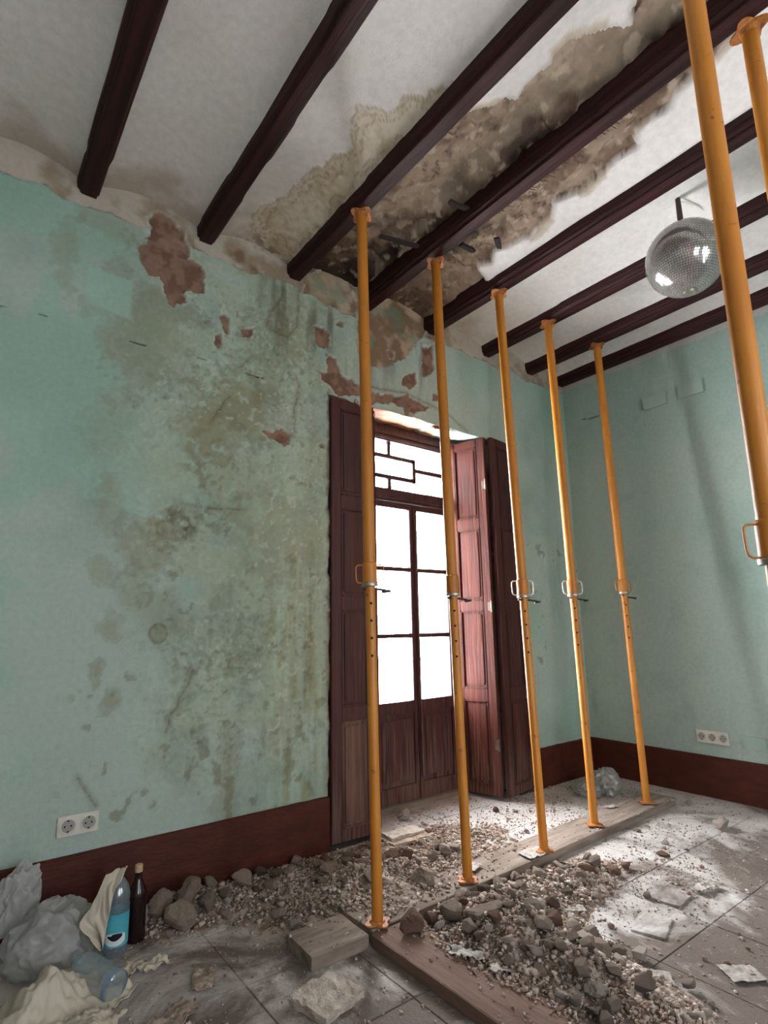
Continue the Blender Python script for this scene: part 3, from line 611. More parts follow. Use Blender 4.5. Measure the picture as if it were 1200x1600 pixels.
# balcony outside
b = struct(BX('trim_2', (-2.9, -.7, .6, 1.45, -.16, -.02), M_slab, bev=.01))
rl = empty('balcony_railing', (-1.8, 1.38, 0)); tag(rl, 'pale iron balcony railing seen through the lowest door panes', 'railing')
bm = bmesh.new(); box(bm, -1.05, 1.05, -.02, .02, .96, .99, bev=.004); ob('top_rail', bm, M_rail, rl)
bm = bmesh.new(); box(bm, -1.05, 1.05, -.012, .012, .06, .08, bev=.003); ob('bottom_rail', bm, M_rail, rl)
bm = bmesh.new(); tube(bm, [(0, 0, .075), (0, 0, .965)], .008, 8); me = None
for k in range(19):
    if me is None: o0 = ob('baluster', bm, M_rail, rl, 40); me = o0.data
    else: o0 = link('baluster', me, None, rl)
    o0.location = (-1.04+k*2.08/18, 0, 0)
for s in (-1.05, 1.05): BX('post', (s-.015, s+.015, -.015, .015, -.03, .98), M_rail, rl)

# ================================================================== STEEL PROPS
def gable(bm, r, z0, z1, notch=True):
    """lobed square flange: plan outline with four ears"""
    n = 32; out = []
    for i in range(n):
        a = 2*pi*i/n; k = r*(.70+.36*abs(cos(2*a))**2.0); out.append((k*cos(a), k*sin(a)))
    lo = [bm.verts.new((x, y, z0)) for x, y in out]; hi = [bm.verts.new((x, y, z1)) for x, y in out]
    bm.faces.new(lo[::-1]); bm.faces.new(hi)
    for i in range(n): bm.faces.new((lo[i], lo[(i+1) % n], hi[(i+1) % n], hi[i]))
bm = bmesh.new(); lathe(bm, [(.0065, 0), (.0065, .0008)], 10, Matrix.Rotation(pi/2, 4, 'Y')); HOLE = ob('pin_hole', bm, M_hole).data; HOLE_T = bpy.data.objects['pin_hole']; bpy.data.objects.remove(HOLE_T)
def steel_prop(bx, by, tx, ty, z0, zc, label, hrot=0, wire=M_prop, ztop=ZB, pinrot=0):
    L = math.sqrt((tx-bx)**2+(ty-by)**2+(ztop-z0)**2)
    o = empty('steel_prop', (bx, by, z0)); d = Vector((tx-bx, ty-by, ztop-z0)).normalized()
    o.rotation_mode = 'QUATERNION'; o.rotation_quaternion = Vector((0, 0, 1)).rotation_difference(d)
    tag(o, label, 'prop', 'yellow adjustable steel props holding up the ceiling')
    c = zc-z0
    bm = bmesh.new(); gable(bm, .060, 0, .006); lathe(bm, [(.034, .006), (.03, .012)], 20); ob('base_plate', bm, M_cast, o)
    bm = bmesh.new(); lathe(bm, [(.0245, .008), (.0245, c+.02)], 24); ob('inner_tube', bm, M_prop, o, 40)
    bm = bmesh.new(); lathe(bm, [(.0295, c+.02), (.0300, c+.1), (.0300, L-.012)], 24); ob('outer_tube', bm, M_prop, o, 40)
    bm = bmesh.new(); lathe(bm, [(.0305, c+.008), (.036, c+.012), (.036, c+.105), (.031, c+.112)], 24); ob('adjusting_sleeve', bm, M_prop, o, 30)
    bm = bmesh.new(); lathe(bm, [(.026, c-.008), (.038, c-.006), (.040, c+.003), (.038, c+.010), (.026, c+.012)], 24); ob('lock_ring', bm, M_zinc, o, 40)
    for s in (-1, 1):
        bm = bmesh.new(); pts = []
        for (x, z) in ((.034, .1), (.058, .1), (.066, .092), (.068, .08), (.066, .03), (.062, .018), (.052, .012), (.034, .012)):
            pts.append((s*x*cos(hrot), s*x*sin(hrot), c+z))
        tube(bm, pts, .0035, 8); ob('handle', bm, wire, o, 50)
    bm = bmesh.new(); a = hrot+.9+pinrot
    e = Vector((cos(a), sin(a), 0)); f = Vector((-sin(a), cos(a), 0)); pp = []
    pp += [-e*.04, e*.04]
    for k in range(9): t = k/8*pi*1.15; pp.append(e*(.048+.040*sin(t))+f*(-.034*(1-cos(t)))+Vector((0, 0, -.020*t/pi)))
    tube(bm, [p+Vector((0, 0, c-.018)) for p in pp], .0065, 8); ob('pin', bm, M_dark, o, 50)
    va = math.atan2(-3.07-by, -4.73-bx)+.15
    for k in range(4):
        for aa in (va, va+pi):
            h = link('pin_hole', HOLE, None, o); h.location = (.0242*cos(aa), .0242*sin(aa), c-.09-k*.082); h.rotation_euler = (0, 0, aa)
    bm = bmesh.new(); gable(bm, .068, L-.008, L-.001); lathe(bm, [(.031, L-.03), (.034, L-.02), (.038, L-.008)], 20); ob('head_plate', bm, M_cast, o)
    return o
HA = -.645
steel_prop(-3.142, -.946, -3.047, -.766, .058, 1.505, 'yellow steel prop nearest the left, standing before the dark left shutter with looped handles', HA, M_prop, pinrot=-.4)
steel_prop(-2.547, -.904, -2.40, -.70, .058, 1.475, 'yellow steel prop second from the left, passing the right glazed door leaf', HA+1.3, M_prop, pinrot=-1.6)
steel_prop(-1.953, -.916, -1.79, -.71, .058, 1.475, 'yellow steel prop in front of the open reddish shutter on the right of the door', HA, M_sock, pinrot=-.5)
steel_prop(-1.367, -.861, -1.15, -.665, .058, 1.50, 'yellow steel prop just right of the open shutter, fourth along the plank', HA, M_sock, pinrot=-.3)
steel_prop(-.687, -.843, -.50, -.69, .058, 1.53, 'yellow steel prop at the far right end of the plank, near the room corner', HA+.2, M_prop, pinrot=-.2)
steel_prop(-3.035, -2.545, -3.035, -2.55, .0, 1.45, 'large yellow steel prop crossing the right edge, closest to the viewer', HA-.1, M_prop, pinrot=0)
steel_prop(-2.37, -2.52, -2.37, -2.52, .0, 1.5, 'yellow steel prop head in the upper right corner, mostly out of view', HA, M_prop)

# ================================================================== PLANKS
def plank(x0, x1, y0, y1, h, m, label, rz, piv, bev=.004, sl=40):
    bm = bmesh.new(); along = (x1-x0) > (y1-y0); n = sl; prev = None
    for i in range(n+1):
        f = i/n; j = lambda k: .003*mnoise.noise((f*14, k*3.1, piv[0])) + .0015*mnoise.noise((f*50, k*3.1, piv[0]))
        if along: q = [(x0+(x1-x0)*f, y0+j(0), .002), (x0+(x1-x0)*f, y0+j(1), h-.003+j(2)*.5), (x0+(x1-x0)*f, y0+.005+j(1), h+j(3)*.5), (x0+(x1-x0)*f, (y0+y1)/2, h+j(8)*.7), (x0+(x1-x0)*f, y1-.005, h+j(4)*.5), (x0+(x1-x0)*f, y1+j(5), h-.004), (x0+(x1-x0)*f, y1+j(5), .002)]
        else: q = [(x0+j(0), y0+(y1-y0)*f, .002), (x0+j(1), y0+(y1-y0)*f, h-.003), (x0+.005, y0+(y1-y0)*f, h+j(3)*.5), ((x0+x1)/2, y0+(y1-y0)*f, h+j(8)*.7), (x1-.005, y0+(y1-y0)*f, h+j(4)*.5), (x1+j(5), y0+(y1-y0)*f, h-.004), (x1+j(5), y0+(y1-y0)*f, .002)]
        r = [bm.verts.new((p[0]-piv[0], p[1]-piv[1], p[2])) for p in q]
        if prev:
            for k in range(7): bm.faces.new((prev[k], r[k], r[(k+1) % 7], prev[(k+1) % 7]))
        else: bm.faces.new(r)
        prev = r
    bm.faces.new(prev); o = ob('plank', bm, m); o.location = (piv[0], piv[1], 0); o.rotation_euler = (0, 0, rz)
    tag(o, label, 'plank'); return o
plank(-3.19, -.40, -.905, -.685, .052, M_plank, 'long weathered sole plank lying along the floor under the row of yellow props', .0245, (-.40, -.897))
plank(-3.205, -2.985, -2.6, -.99, .05, M_plank2, 'brown plank running towards the viewer from the first prop, half buried in rubble', .006, (-3.2, -.99))
plank(-3.49, -3.225, -.985, -.765, .055, M_plank, 'short grey board end left of the first prop foot', -.03, (-3.49, -.985), sl=8)

# ================================================================== MIRROR BALL
def ball():
    C0 = Vector((-1.48, -1.84, 3.40)); R = .215
    o = empty('mirror_ball', (C0.x, C0.y, C0.z)); tag(o, 'large mirror disco ball hanging from the ceiling', 'disco ball')
    bm = bmesh.new(); bmesh.ops.create_uvsphere(bm, u_segments=48, v_segments=32, radius=R-.004); ob('core', bm, M_black, o, 180)
    rows = 48; V = []; F = []; Cc = []
    for i in range(rows):
        t0 = pi*(i+.5)/rows; n = max(4, int(2*pi*sin(t0)*R/.0140)); s = .0061
        ph = random.random(); jt = .04
        for j in range(n):
            a = 2*pi*(j+ph)/n; nrm = Vector((sin(t0)*cos(a), sin(t0)*sin(a), cos(t0)))
            e = Vector((-sin(a), cos(a), 0)); f = nrm.cross(e)
            nn = (nrm+e*random.uniform(-jt, jt)+f*random.uniform(-jt, jt)).normalized(); e2 = (e-nn*e.dot(nn)).normalized(); f2 = nn.cross(e2)
            p = nrm*R; k = len(V)
            V += [p-e2*s-f2*s, p+e2*s-f2*s, p+e2*s+f2*s, p-e2*s+f2*s]; F.append((k, k+1, k+2, k+3)); b = random.choice((1, 1, 1, .97, .93, .86)); Cc += [(b, b, b, 1)]*4
    me = bpy.data.meshes.new('mirror_facets'); me.from_pydata(V, [], F); a = me.color_attributes.new('Col', 'FLOAT_COLOR', 'POINT'); a.data.foreach_set('color', np.array(Cc, np.float32).ravel())
    q = link('mirror_facets', me, M_mirror, o); q['kind'] = 'stuff'
    bm = bmesh.new(); lathe(bm, [(.03, -R-.008), (.034, -R+.004), (.012, -R+.006)], 20); ob('bottom_cap', bm, M_zinc, o, 40)
    bm = bmesh.new(); lathe(bm, [(.045, R-.008), (.045, R+.006), (.016, R+.016), (.016, R+.06), (.014, .40)], 20); ob('rod', bm, M_dark, o, 40)
    bm = bmesh.new(); tube(bm, [(0, 0, .385), (.06, -.02, .395), (.14, -.05, .385), (.2, -.06, .38)], .004, 6); ob('cable', bm, M_sock, o)
ball()

# ================================================================== SOCKETS AND COVER PLATES
def socket_plate(loc, rz, n, w, h, label):
    o = empty('socket_plate', loc, rz); tag(o, label, 'socket')
    bm = bmesh.new(); box(bm, 0, w, -.010, .0, -h/2, h/2, bev=.003); ob('frame', bm, M_sock, o)
    for k in range(n):
        cx = w*(k+.5)/n; r = min(w/n, h)*.36
        M = Matrix.Translation((cx, -.010, 0)) @ Matrix.Rotation(pi/2, 4, 'X')
        bm = bmesh.new(); lathe(bm, [(r*1.12, -.001), (r*1.12, .004), (r, .005), (r*.96, -.006+.008), (r*.9, .001)], 24, M, cap=True); s = ob('socket', bm, M_sock, o, 40)
        bm = bmesh.new(); lathe(bm, [(r*.88, .0012), (r*.88, .0022)], 24, M); ob('well', bm, M_sockd, s)
        bm = bmesh.new()
        for q in (-1, 1): lathe(bm, [(r*.13, .002), (r*.13, .0034)], 8, M @ Matrix.Translation((q*r*.42, 0, 0)))
        for q in (-1, 1): box(bm, cx-r*.12, cx+r*.12, -.014, -.012, q*r*.74-r*.1, q*r*.74+r*.1)
        ob('contacts', bm, M_hole, s)
socket_plate((-4.25, -.006, .427), 0, 2, .172, .088, 'white double wall socket low on the green wall at left')
socket_plate((-.006, -.925, .438), -pi/2, 3, .228, .094, 'white triple wall socket low on the right-hand wall')
def cover(loc, w, h, label):
    o = BX('cover_plate', (0, w, -.009, .002, -h/2, h/2), M_back, bev=.002); o.location = loc; o.rotation_euler = (0, 0, -pi/2); tag(o, label, 'cover plate')
cover((-.006, -1.245, .434), .15, .09, 'painted-over blank cover plate beside the triple socket')
cover((-.006, -.79, 3.20), .20, .11, 'painted-over junction box lid high on the right wall, the left one of two')
cover((-.006, -1.09, 3.20), .20, .11, 'painted-over junction box lid high on the right wall, the right one of two')

# ================================================================== BOTTLES
def bottle_profile(H, R):
    return [(R*.55, 0), (R*.9, .004), (R, .016), (R, H*.10), (R*.97, H*.12), (R, H*.14), (R, H*.42), (R*.96, H*.44), (R, H*.46), (R, H*.60), (R*.93, H*.63), (R, H*.66), (R*.98, H*.72), (R*.8, H*.82), (R*.45, H*.9), (R*.36, H*.92), (R*.36, H*.955)]
bt = empty('plastic_bottle', (-4.058, -.37, 0), .2); tag(bt, 'clear plastic water bottle with blue-green label standing against the bags', 'bottle')
bm = bmesh.new(); lathe(bm, bottle_profile(.315, .047), 28); ob('body', bm, M_bottle, bt, 40)
bm = bmesh.new(); lathe(bm, [(.0476, .045), (.0477, .165)], 28, cap=False); ob('label_band', bm, M_label, bt, 40)
def arc_patch(bm, R, a0, a1, zf0, zf1, n=14):
    pr = None
    for i in range(n+1):
        a = a0+(a1-a0)*i/n; f = i/n; r = [bm.verts.new((R*cos(a), R*sin(a), zf0(f))), bm.verts.new((R*cos(a), R*sin(a), zf1(f)))]
        if pr: bm.faces.new((pr[0], r[0], r[1], pr[1]))
        pr = r
bm = bmesh.new(); va = -2.1
arc_patch(bm, .0481, va-.9, va+.9, lambda f: .05+.012*(2*f-1)**2, lambda f: .098-.01*(2*f-1)**2); ob('label_white', bm, M_lwhite, bt)
bm = bmesh.new(); arc_patch(bm, .0485, va-.6, va+.62, lambda f: .083-.014*sin(pi*f), lambda f: .088+.006*sin(pi*f*1.0)*(f > .3)+.004*f); ob('label_mark', bm, M_ink, bt)
bm = bmesh.new(); lathe(bm, [(.018, .297), (.018, .315)], 16); ob('cap', bm, M_lwhite, bt)
db = empty('wine_bottle', (-3.965, -.315, 0)); tag(db, 'dark glass bottle with a beige cap standing behind the water bottle', 'bottle')
bm = bmesh.new(); lathe(bm, [(.03, 0), (.038, .005), (.038, .17), (.034, .20), (.018, .235), (.0145, .25), (.0145, .275)], 28); ob('body', bm, M_wine, db, 40)
bm = bmesh.new(); lathe(bm, [(.0162, .27), (.0162, .295), (.014, .299)], 16); ob('cap', bm, M_cap, db)
fb = empty('plastic_bottle', (-4.125, -.70, .05)); tag(fb, 'crushed clear plastic bottle lying on its side in front of the bags', 'bottle')
fb.rotation_euler = (radians(-84), 0, radians(24))
bm = bmesh.new(); lathe(bm, bottle_profile(.26, .051), 30)
for v in bm.verts:
    n = mnoise.noise(v.co*26)*.010*min(1, v.co.z/.05); v.co.x += n*.8; v.co.y += n
ob('body', bm, M_bottle, fb, 60)
bm = bmesh.new(); lathe(bm, [(.0500, .006), (.0516, .014), (.0517, .020)], 28, cap=False); ob('base_ring', bm, M_blue, fb, 40)

# ================================================================== BAGS AND SHEETS
def crumple(name, rx, ry, rz, seed, m, amp=.25, freq=4.0, nu=72, nv=40, flat=.0, parent=None, fold=.5, tuft=None):
    bm = bmesh.new(); bmesh.ops.create_uvsphere(bm, u_segments=nu, v_segments=nv, radius=1)
    off = Vector((seed*7.1, seed*3.3, seed*1.7))
    for v in bm.verts:
        p = v.co.copy()
        n = mnoise.fractal(p*freq*.35+off, 1, 2, 3)*.6
        r = 1-abs(mnoise.noise(p*freq*.8+off*2)); r2 = 1-abs(mnoise.noise(p*freq*2.1+off*3)); r3 = mnoise.noise(p*freq*5+off)
        k = 1+amp*(n+fold*(r-.75)*1.6+fold*.5*(r2-.8)+.07*r3)
        if tuft: 
            t = Vector(tuft).normalized(); dd = max(0, p.dot(t)); k += .9*dd**14
        v.co = Vector((p.x*k*rx, p.y*k*ry, p.z*k*rz))
        if v.co.z < -rz*.6: v.co.z = -rz*.6+(v.co.z+rz*.6)*.12
    return ob(name, bm, m, parent, 60)
def sheet(name, w, d, seed, m, lift=.06, nx=46, ny=46, freq=9, shape=None, thick=.0012, parent=None, rag=.5):
    """crumpled sheet lying on the ground: ridged folds and a ragged outline"""
    xs = np.linspace(-1, 1, nx); ys = np.linspace(-1, 1, ny); X, Y = np.meshgrid(xs, ys); off = seed*3.7
    ang = np.arctan2(Y, X); r = np.maximum(np.abs(X), np.abs(Y)); rr = r*(.82+.36*fbm(np.cos(ang)+off, np.sin(ang), 2.2, 4, seed))
    ff = (1-rag*.5)+rag*fbm(np.cos(ang)*1.0+off, np.sin(ang), 2.2, 5, seed); Xn = X*ff; Yn = Y*ff
    z = (1-2*np.abs(fbm(Xn*w+off, Yn*d, freq, 3, seed)-.5))**2*.7+(1-2*np.abs(fbm(Xn*w+off, Yn*d*.5, freq*2.6, 2, seed+3)-.5))*.25
    z = (z-.45)*lift
    if shape is not None: z = z+shape(Xn, Yn)
    z = z-z.min()+.003
    o = grid_mesh(name, np.stack([Xn*w/2, Yn*d/2, z], -1), nx, ny, m, parent)
    md = o.modifiers.new('thick', 'SOLIDIFY'); md.thickness = thick; return o
o = crumple('plastic_bag', .165, .15, .13, 3, M_white, .22, 2.3, fold=1.15, nu=110, nv=60); o.location = (-4.275, -.27, .085); o.rotation_euler = (0, 0, .3); tag(o, 'full translucent white plastic bag slumped against the skirting at far left', 'bag')
o = crumple('plastic_bag', .09, .05, .15, 8, M_white, .34, 2.3, fold=1.3, nu=110, nv=60); o.location = (-4.41, -.13, .19); o.rotation_euler = (.1, .3, .2); tag(o, 'knotted top of a white plastic bag rising at the far left wall', 'bag')
o = sheet('cream_paper', .40, .30, 12, M_cream, .05, freq=7, shape=lambda X, Y: .12*np.exp(-((X+.15)**2+(Y-.2)**2)/.35), nx=70, ny=60); o.location = (-4.30, -.64, 0); o.rotation_euler = (0, 0, .5); tag(o, 'large crumpled cream paper sheet at the lower left corner', 'paper')
o = sheet('cream_paper', .30, .20, 19, M_cream, .045, freq=9, shape=lambda X, Y: .05*np.exp(-(X**2+Y**2)/.6), nx=60, ny=50); o.location = (-4.27, -.86, 0); o.rotation_euler = (0, 0, .9); tag(o, 'folded cream paper with ridges in front of the larger crumpled sheet', 'paper')
# stiff cream paper leaning on the bottle
def leaning():
    nx, ny = 26, 40; u = np.linspace(0, 1, nx); v = np.linspace(0, 1, ny); U_, V_ = np.meshgrid(u, v)
    xr = np.interp(V_, [0, .5, .8, 1], [0, .016, .031, .075]); xl = np.interp(V_, [0, .36, .42, .55, 1], [-.008, -.088, -.088, -.060, -.006])
    X = xl+(xr-xl)*U_; Z = .07+V_*.255+.006*(fbm(U_*4, V_*0, 2, 3, 6)-.5)*4*(V_ > .9); Y = -.03*np.abs(U_-.5)*2+.03*(V_-.5)+.05*(fbm(U_*1.6+V_*2, V_*.6, 2, 3, 5)-.5)+.055*ss(.85, 1, V_)*U_
    o = grid_mesh('cream_paper', np.stack([X, Y, Z], -1), nx, ny, M_cream); md = o.modifiers.new('t', 'SOLIDIFY'); md.thickness = .0015
    o.location = (-4.112, -.405, 0); o.rotation_euler = (0, 0, -.24); tag(o, 'pointed cream paper propped upright against the water bottle', 'paper')
leaning()
cb = empty('plastic_bag', (-.50, -.42, 0)); tag(cb, 'small clear plastic bag on the floor in the right-hand corner', 'bag')
q = crumple('bag_body', .13, .11, .11, 21, M_clear, .3, 3.4, parent=cb, fold=.8); q.location = (0, 0, .07)
q = crumple('bag_mouth', .09, .10, .05, 23, M_clear, .4, 4, parent=cb, fold=.8, nu=48, nv=28); q.location = (-.16, .06, .035)

# ================================================================== RUBBLE
HEAPS = [(-2.80, -.52, .33, .20, .060), (-3.05, -.62, .22, .16, .03), (-2.50, -1.16, .34, .13, .050), (-2.80, -1.32, .16, .22, .085), (-2.74, -1.55, .15, .24, .07), (-2.10, -1.16, .3, .10, .028), (-3.35, -.25, .38, .13, .035), (-2.2, -.40, .35, .22, .022), (-3.72, -.16, .16, .1, .04), (-2.80, -1.9, .12, .25, .05)]
def heap(x, y):
    h = 0*x
    for a, b, sx, sy, k in HEAPS: h = h+k*np.exp(-((x-a)/sx)**2/2-((y-b)/sy)**2/2)
    # the brown plank keeps its left edge clear, the sole plank its right end
    h = h*(1-.9*ss(-2.98, -3.10, x)*ss(-.97, -1.02, y)*ss(-3.35, -3.25, x)) * (1-ss(-3.14, -3.3, x)*ss(-.72, -.8, y))
    h = h*(.55+.9*fbm(x, y, 9, 4, 100))
    return h
def hz(x, y): return float(heap(np.array([x]), np.array([y]))[0])
def support(x, y):
    z = max(0., hz(x, y))
    if -3.19 < x < -.4 and -.96-.0 < y+(.40+x)*-.0245*-1 < -.70: z = max(z, .052)
    if -3.205 < x < -2.985 and -2.6 < y < -.99: z = max(z, .05)
    return z
def dust():
    xs = axis([(-4.1, -1.2, .013)]); ys = axis([(-2.6, -.02, .013)]); X, Y = np.meshgrid(xs, ys)
    h = heap(X, Y); n3 = fbm(X, Y, 30, 4, 110); n4 = fbm(X, Y, 11, 3, 111)
    Z = h+(n3-.5)*np.minimum(h*1.6, .035)+(n4-.5)*np.minimum(h, .02)-.010
    c = np.zeros(X.shape+(3,))+np.array(lin(164, 147, 133)); c = mixc(c, lin(132, 113, 100), ss(.45, .65, n4)); c = mixc(c, lin(184, 173, 162), ss(.55, .7, n3)*.6)
    kz = np.maximum.reduce([Z[:-1, :-1], Z[1:, :-1], Z[:-1, 1:], Z[1:, 1:]]) > .0008
    o = grid_mesh('rubble_dust', np.stack([X, Y, Z], -1), len(xs), len(ys), M_dust, col=c, keep=kz)
    tag(o, 'heaps of fine grey plaster dust between the door and the planks', 'dust', kind='stuff')
dust()
def crumbs(n=52000):
    pts = []; tot = 0; out = []
    while tot < n:
        x = RG.uniform(-4.4, -.05, 60000); y = RG.uniform(-2.8, .25, 60000)
        h = heap(x, y); far = ss(-2.9, -1.4, x)*.0
        d = .02+np.minimum(np.maximum(h-.004, 0)*14, .55)+.10*np.exp(-((x+2.1)/.9)**2-((y+.45)/.5)**2)+.09*np.exp(-((x+1.9)/.7)**2-((y+1.35)/.3)**2)+.10*fbm(x, y, 2.2, 4, 120)**3*4*.3
        ok = (RG.random(60000) < d) & ~((y > -.02) & ((x < -2.2) | (x > -1.35))) & ~((x > -.03))
        ok &= ~((x > -2.95) & (x < -.4) & (y < -.70) & (y > -.93) & (RG.random(60000) > .3))
        out.append(np.stack([x[ok], y[ok]], -1)); tot += ok.sum()
    P = np.concatenate(out)[:n]; h = heap(P[:, 0], P[:, 1])
    s = .0013+.0080*RG.random(n)**3.2; s = s*(.72+.4*(h > .012)); s = np.where(RG.random(n) < .05, s*1.8, s)
    z = np.maximum(h-.006, 0)
    yy = P[:, 1]+(P[:, 0]+.40)*-.0245*0
    on = (P[:, 0] > -3.19) & (P[:, 0] < -.4) & (yy < -.70) & (yy > -.93); z = np.where(on, np.maximum(z, .052), z)
    on = (P[:, 0] > -3.205) & (P[:, 0] < -2.985) & (P[:, 1] < -.99); z = np.where(on, np.maximum(z, .05), z)
    on = (P[:, 0] > -3.49) & (P[:, 0] < -3.225) & (P[:, 1] < -.765) & (P[:, 1] > -.985); z = np.where(on, np.maximum(z, .055), z)
    oc = np.array([(-1,-1,-1),(1,-1,-1),(1,1,-1),(-1,1,-1),(-1,-1,1),(1,-1,1),(1,1,1),(-1,1,1)], float)*.75; fc = np.array([(0,2,1),(0,3,2),(4,5,6),(4,6,7),(0,1,5),(0,5,4),(1,2,6),(1,6,5),(2,3,7),(2,7,6),(3,0,4),(3,4,7)])
    V = oc[None]*s[:, None, None]*RG.uniform(.55, 1.3, (n, 8, 1))*RG.uniform(.5, 1.3, (n, 1, 3))+RG.uniform(-.35, .35, (n, 8, 3))*s[:, None, None]
    a = RG.uniform(0, 6.28, n); ca, sa = np.cos(a), np.sin(a); Vx = V[..., 0]*ca[:, None]-V[..., 1]*sa[:, None]; Vy = V[..., 0]*sa[:, None]+V[..., 1]*ca[:, None]
    V = np.stack([Vx+P[:, 0:1], Vy+P[:, 1:2], V[..., 2]*.8+z[:, None]+s[:, None]*.5], -1).reshape(-1, 3)
    F = (fc[None]+8*np.arange(n)[:, None, None]).reshape(-1, 3)
    me = bpy.data.meshes.new('rubble_crumbs'); me.vertices.add(len(V)); me.vertices.foreach_set('co', V.astype(np.float32).ravel()); me.loops.add(F.size); me.loops.foreach_set('vertex_index', F.astype(np.int32).ravel())
    me.polygons.add(len(F)); me.polygons.foreach_set('loop_start', np.arange(0, F.size, 3, dtype=np.int32)); me.update(calc_edges=True)
    pal = np.array([lin(170, 154, 142), lin(150, 132, 119), lin(190, 178, 167), lin(130, 106, 93), lin(160, 143, 130)]); k = RG.choice(5, n, p=[.33, .22, .10, .12, .23]); col = pal[k]*RG.uniform(.8, 1.2, (n, 1))
    at = me.color_attributes.new('Col', 'FLOAT_COLOR', 'POINT'); at.data.foreach_set('color', np.c_[np.repeat(col, 8, 0), np.ones(8*n)].astype(np.float32).ravel())
    o = link('rubble_crumbs', me, M_crumb); tag(o, 'countless small plaster crumbs scattered over the dusty floor', 'rubble', kind='stuff')
crumbs()
def chunk_mesh(seed, npts=20, ax=(1, .8, .6), box_like=0.0, name='rubble_chunk'):
    rr = random.Random(seed); bm = bmesh.new()
    for _ in range(npts):
        v = Vector((rr.gauss(0, 1), rr.gauss(0, 1), rr.gauss(0, 1))).normalized()
        if box_like: v = Vector([math.copysign(abs(c)**(1-box_like), c) for c in v])
        v = v*rr.uniform(.8, 1.08); bm.verts.new((v.x*ax[0], v.y*ax[1], v.z*ax[2]))
    r = bmesh.ops.convex_hull(bm, input=bm.verts[:]); bmesh.ops.delete(bm, geom=[g for g in r['geom_interior'] if isinstance(g, bmesh.types.BMVert)], context='VERTS')
    bmesh.ops.recalc_face_normals(bm, faces=bm.faces[:]); me = bpy.data.meshes.new(name); bm.to_mesh(me); bm.free(); return me
CH = []
for k in range(18):
    for mi in range(3):
        me = chunk_mesh(100+k, 16+k % 5*3, (1, random.uniform(.6, .9), random.uniform(.4, .75)), box_like=.35 if k % 3 == 0 else 0); me.materials.append(M_rub[mi]); CH.append((mi, me))
def put_chunk(x, y, s, mi=None, label=None, group=None, name='rubble_chunk', z=None, flat=1.0, mesh=None, rot=None):
    cands = [m for i, m in CH if mi is None or i == mi]; me = mesh or random.choice(cands)
    o = bpy.data.objects.new(name, me); S.collection.objects.link(o)
    o.rotation_euler = rot or (random.uniform(-.35, .35), random.uniform(-.35, .35), random.uniform(0, 6.28)); o.scale = (s, s, s*flat)
    M = o.rotation_euler.to_matrix() @ Matrix.Diagonal(Vector(o.scale)); lo = min((M @ v.co).z for v in me.vertices)
    base = support(x, y) if z is None else z
    o.location = (x, y, base-lo-(min(.012, s*.25) if hz(x, y) > .01 else 0)); tag(o, label, 'rubble', group); return o
def detailed(seed, ax, rough=.12, sub=3):
    """a larger plaster lump with broken faces"""
    rr = random.Random(seed); bm = bmesh.new(); bmesh.ops.create_icosphere(bm, subdivisions=sub, radius=1)
    pl = [(Vector((rr.gauss(0, 1), rr.gauss(0, 1), rr.gauss(0, 1))).normalized(), rr.uniform(.42, .78)) for _ in range(9)]
    for v in bm.verts:
        p = v.co.normalized(); r = 1.0
        for n, d in pl:
            q = p.dot(n)
            if q > .05: r = min(r, d/q)
        r += rough*.45*mnoise.noise(p*4+Vector((seed, 0, 0)))+rough*.45*mnoise.noise(p*11+Vector((0, seed, 0)))
        v.co = Vector((p.x*r*ax[0], p.y*r*ax[1], p.z*r*ax[2]))
    me = bpy.data.meshes.new('rubble_chunk'); bm.to_mesh(me); bm.free(); return me
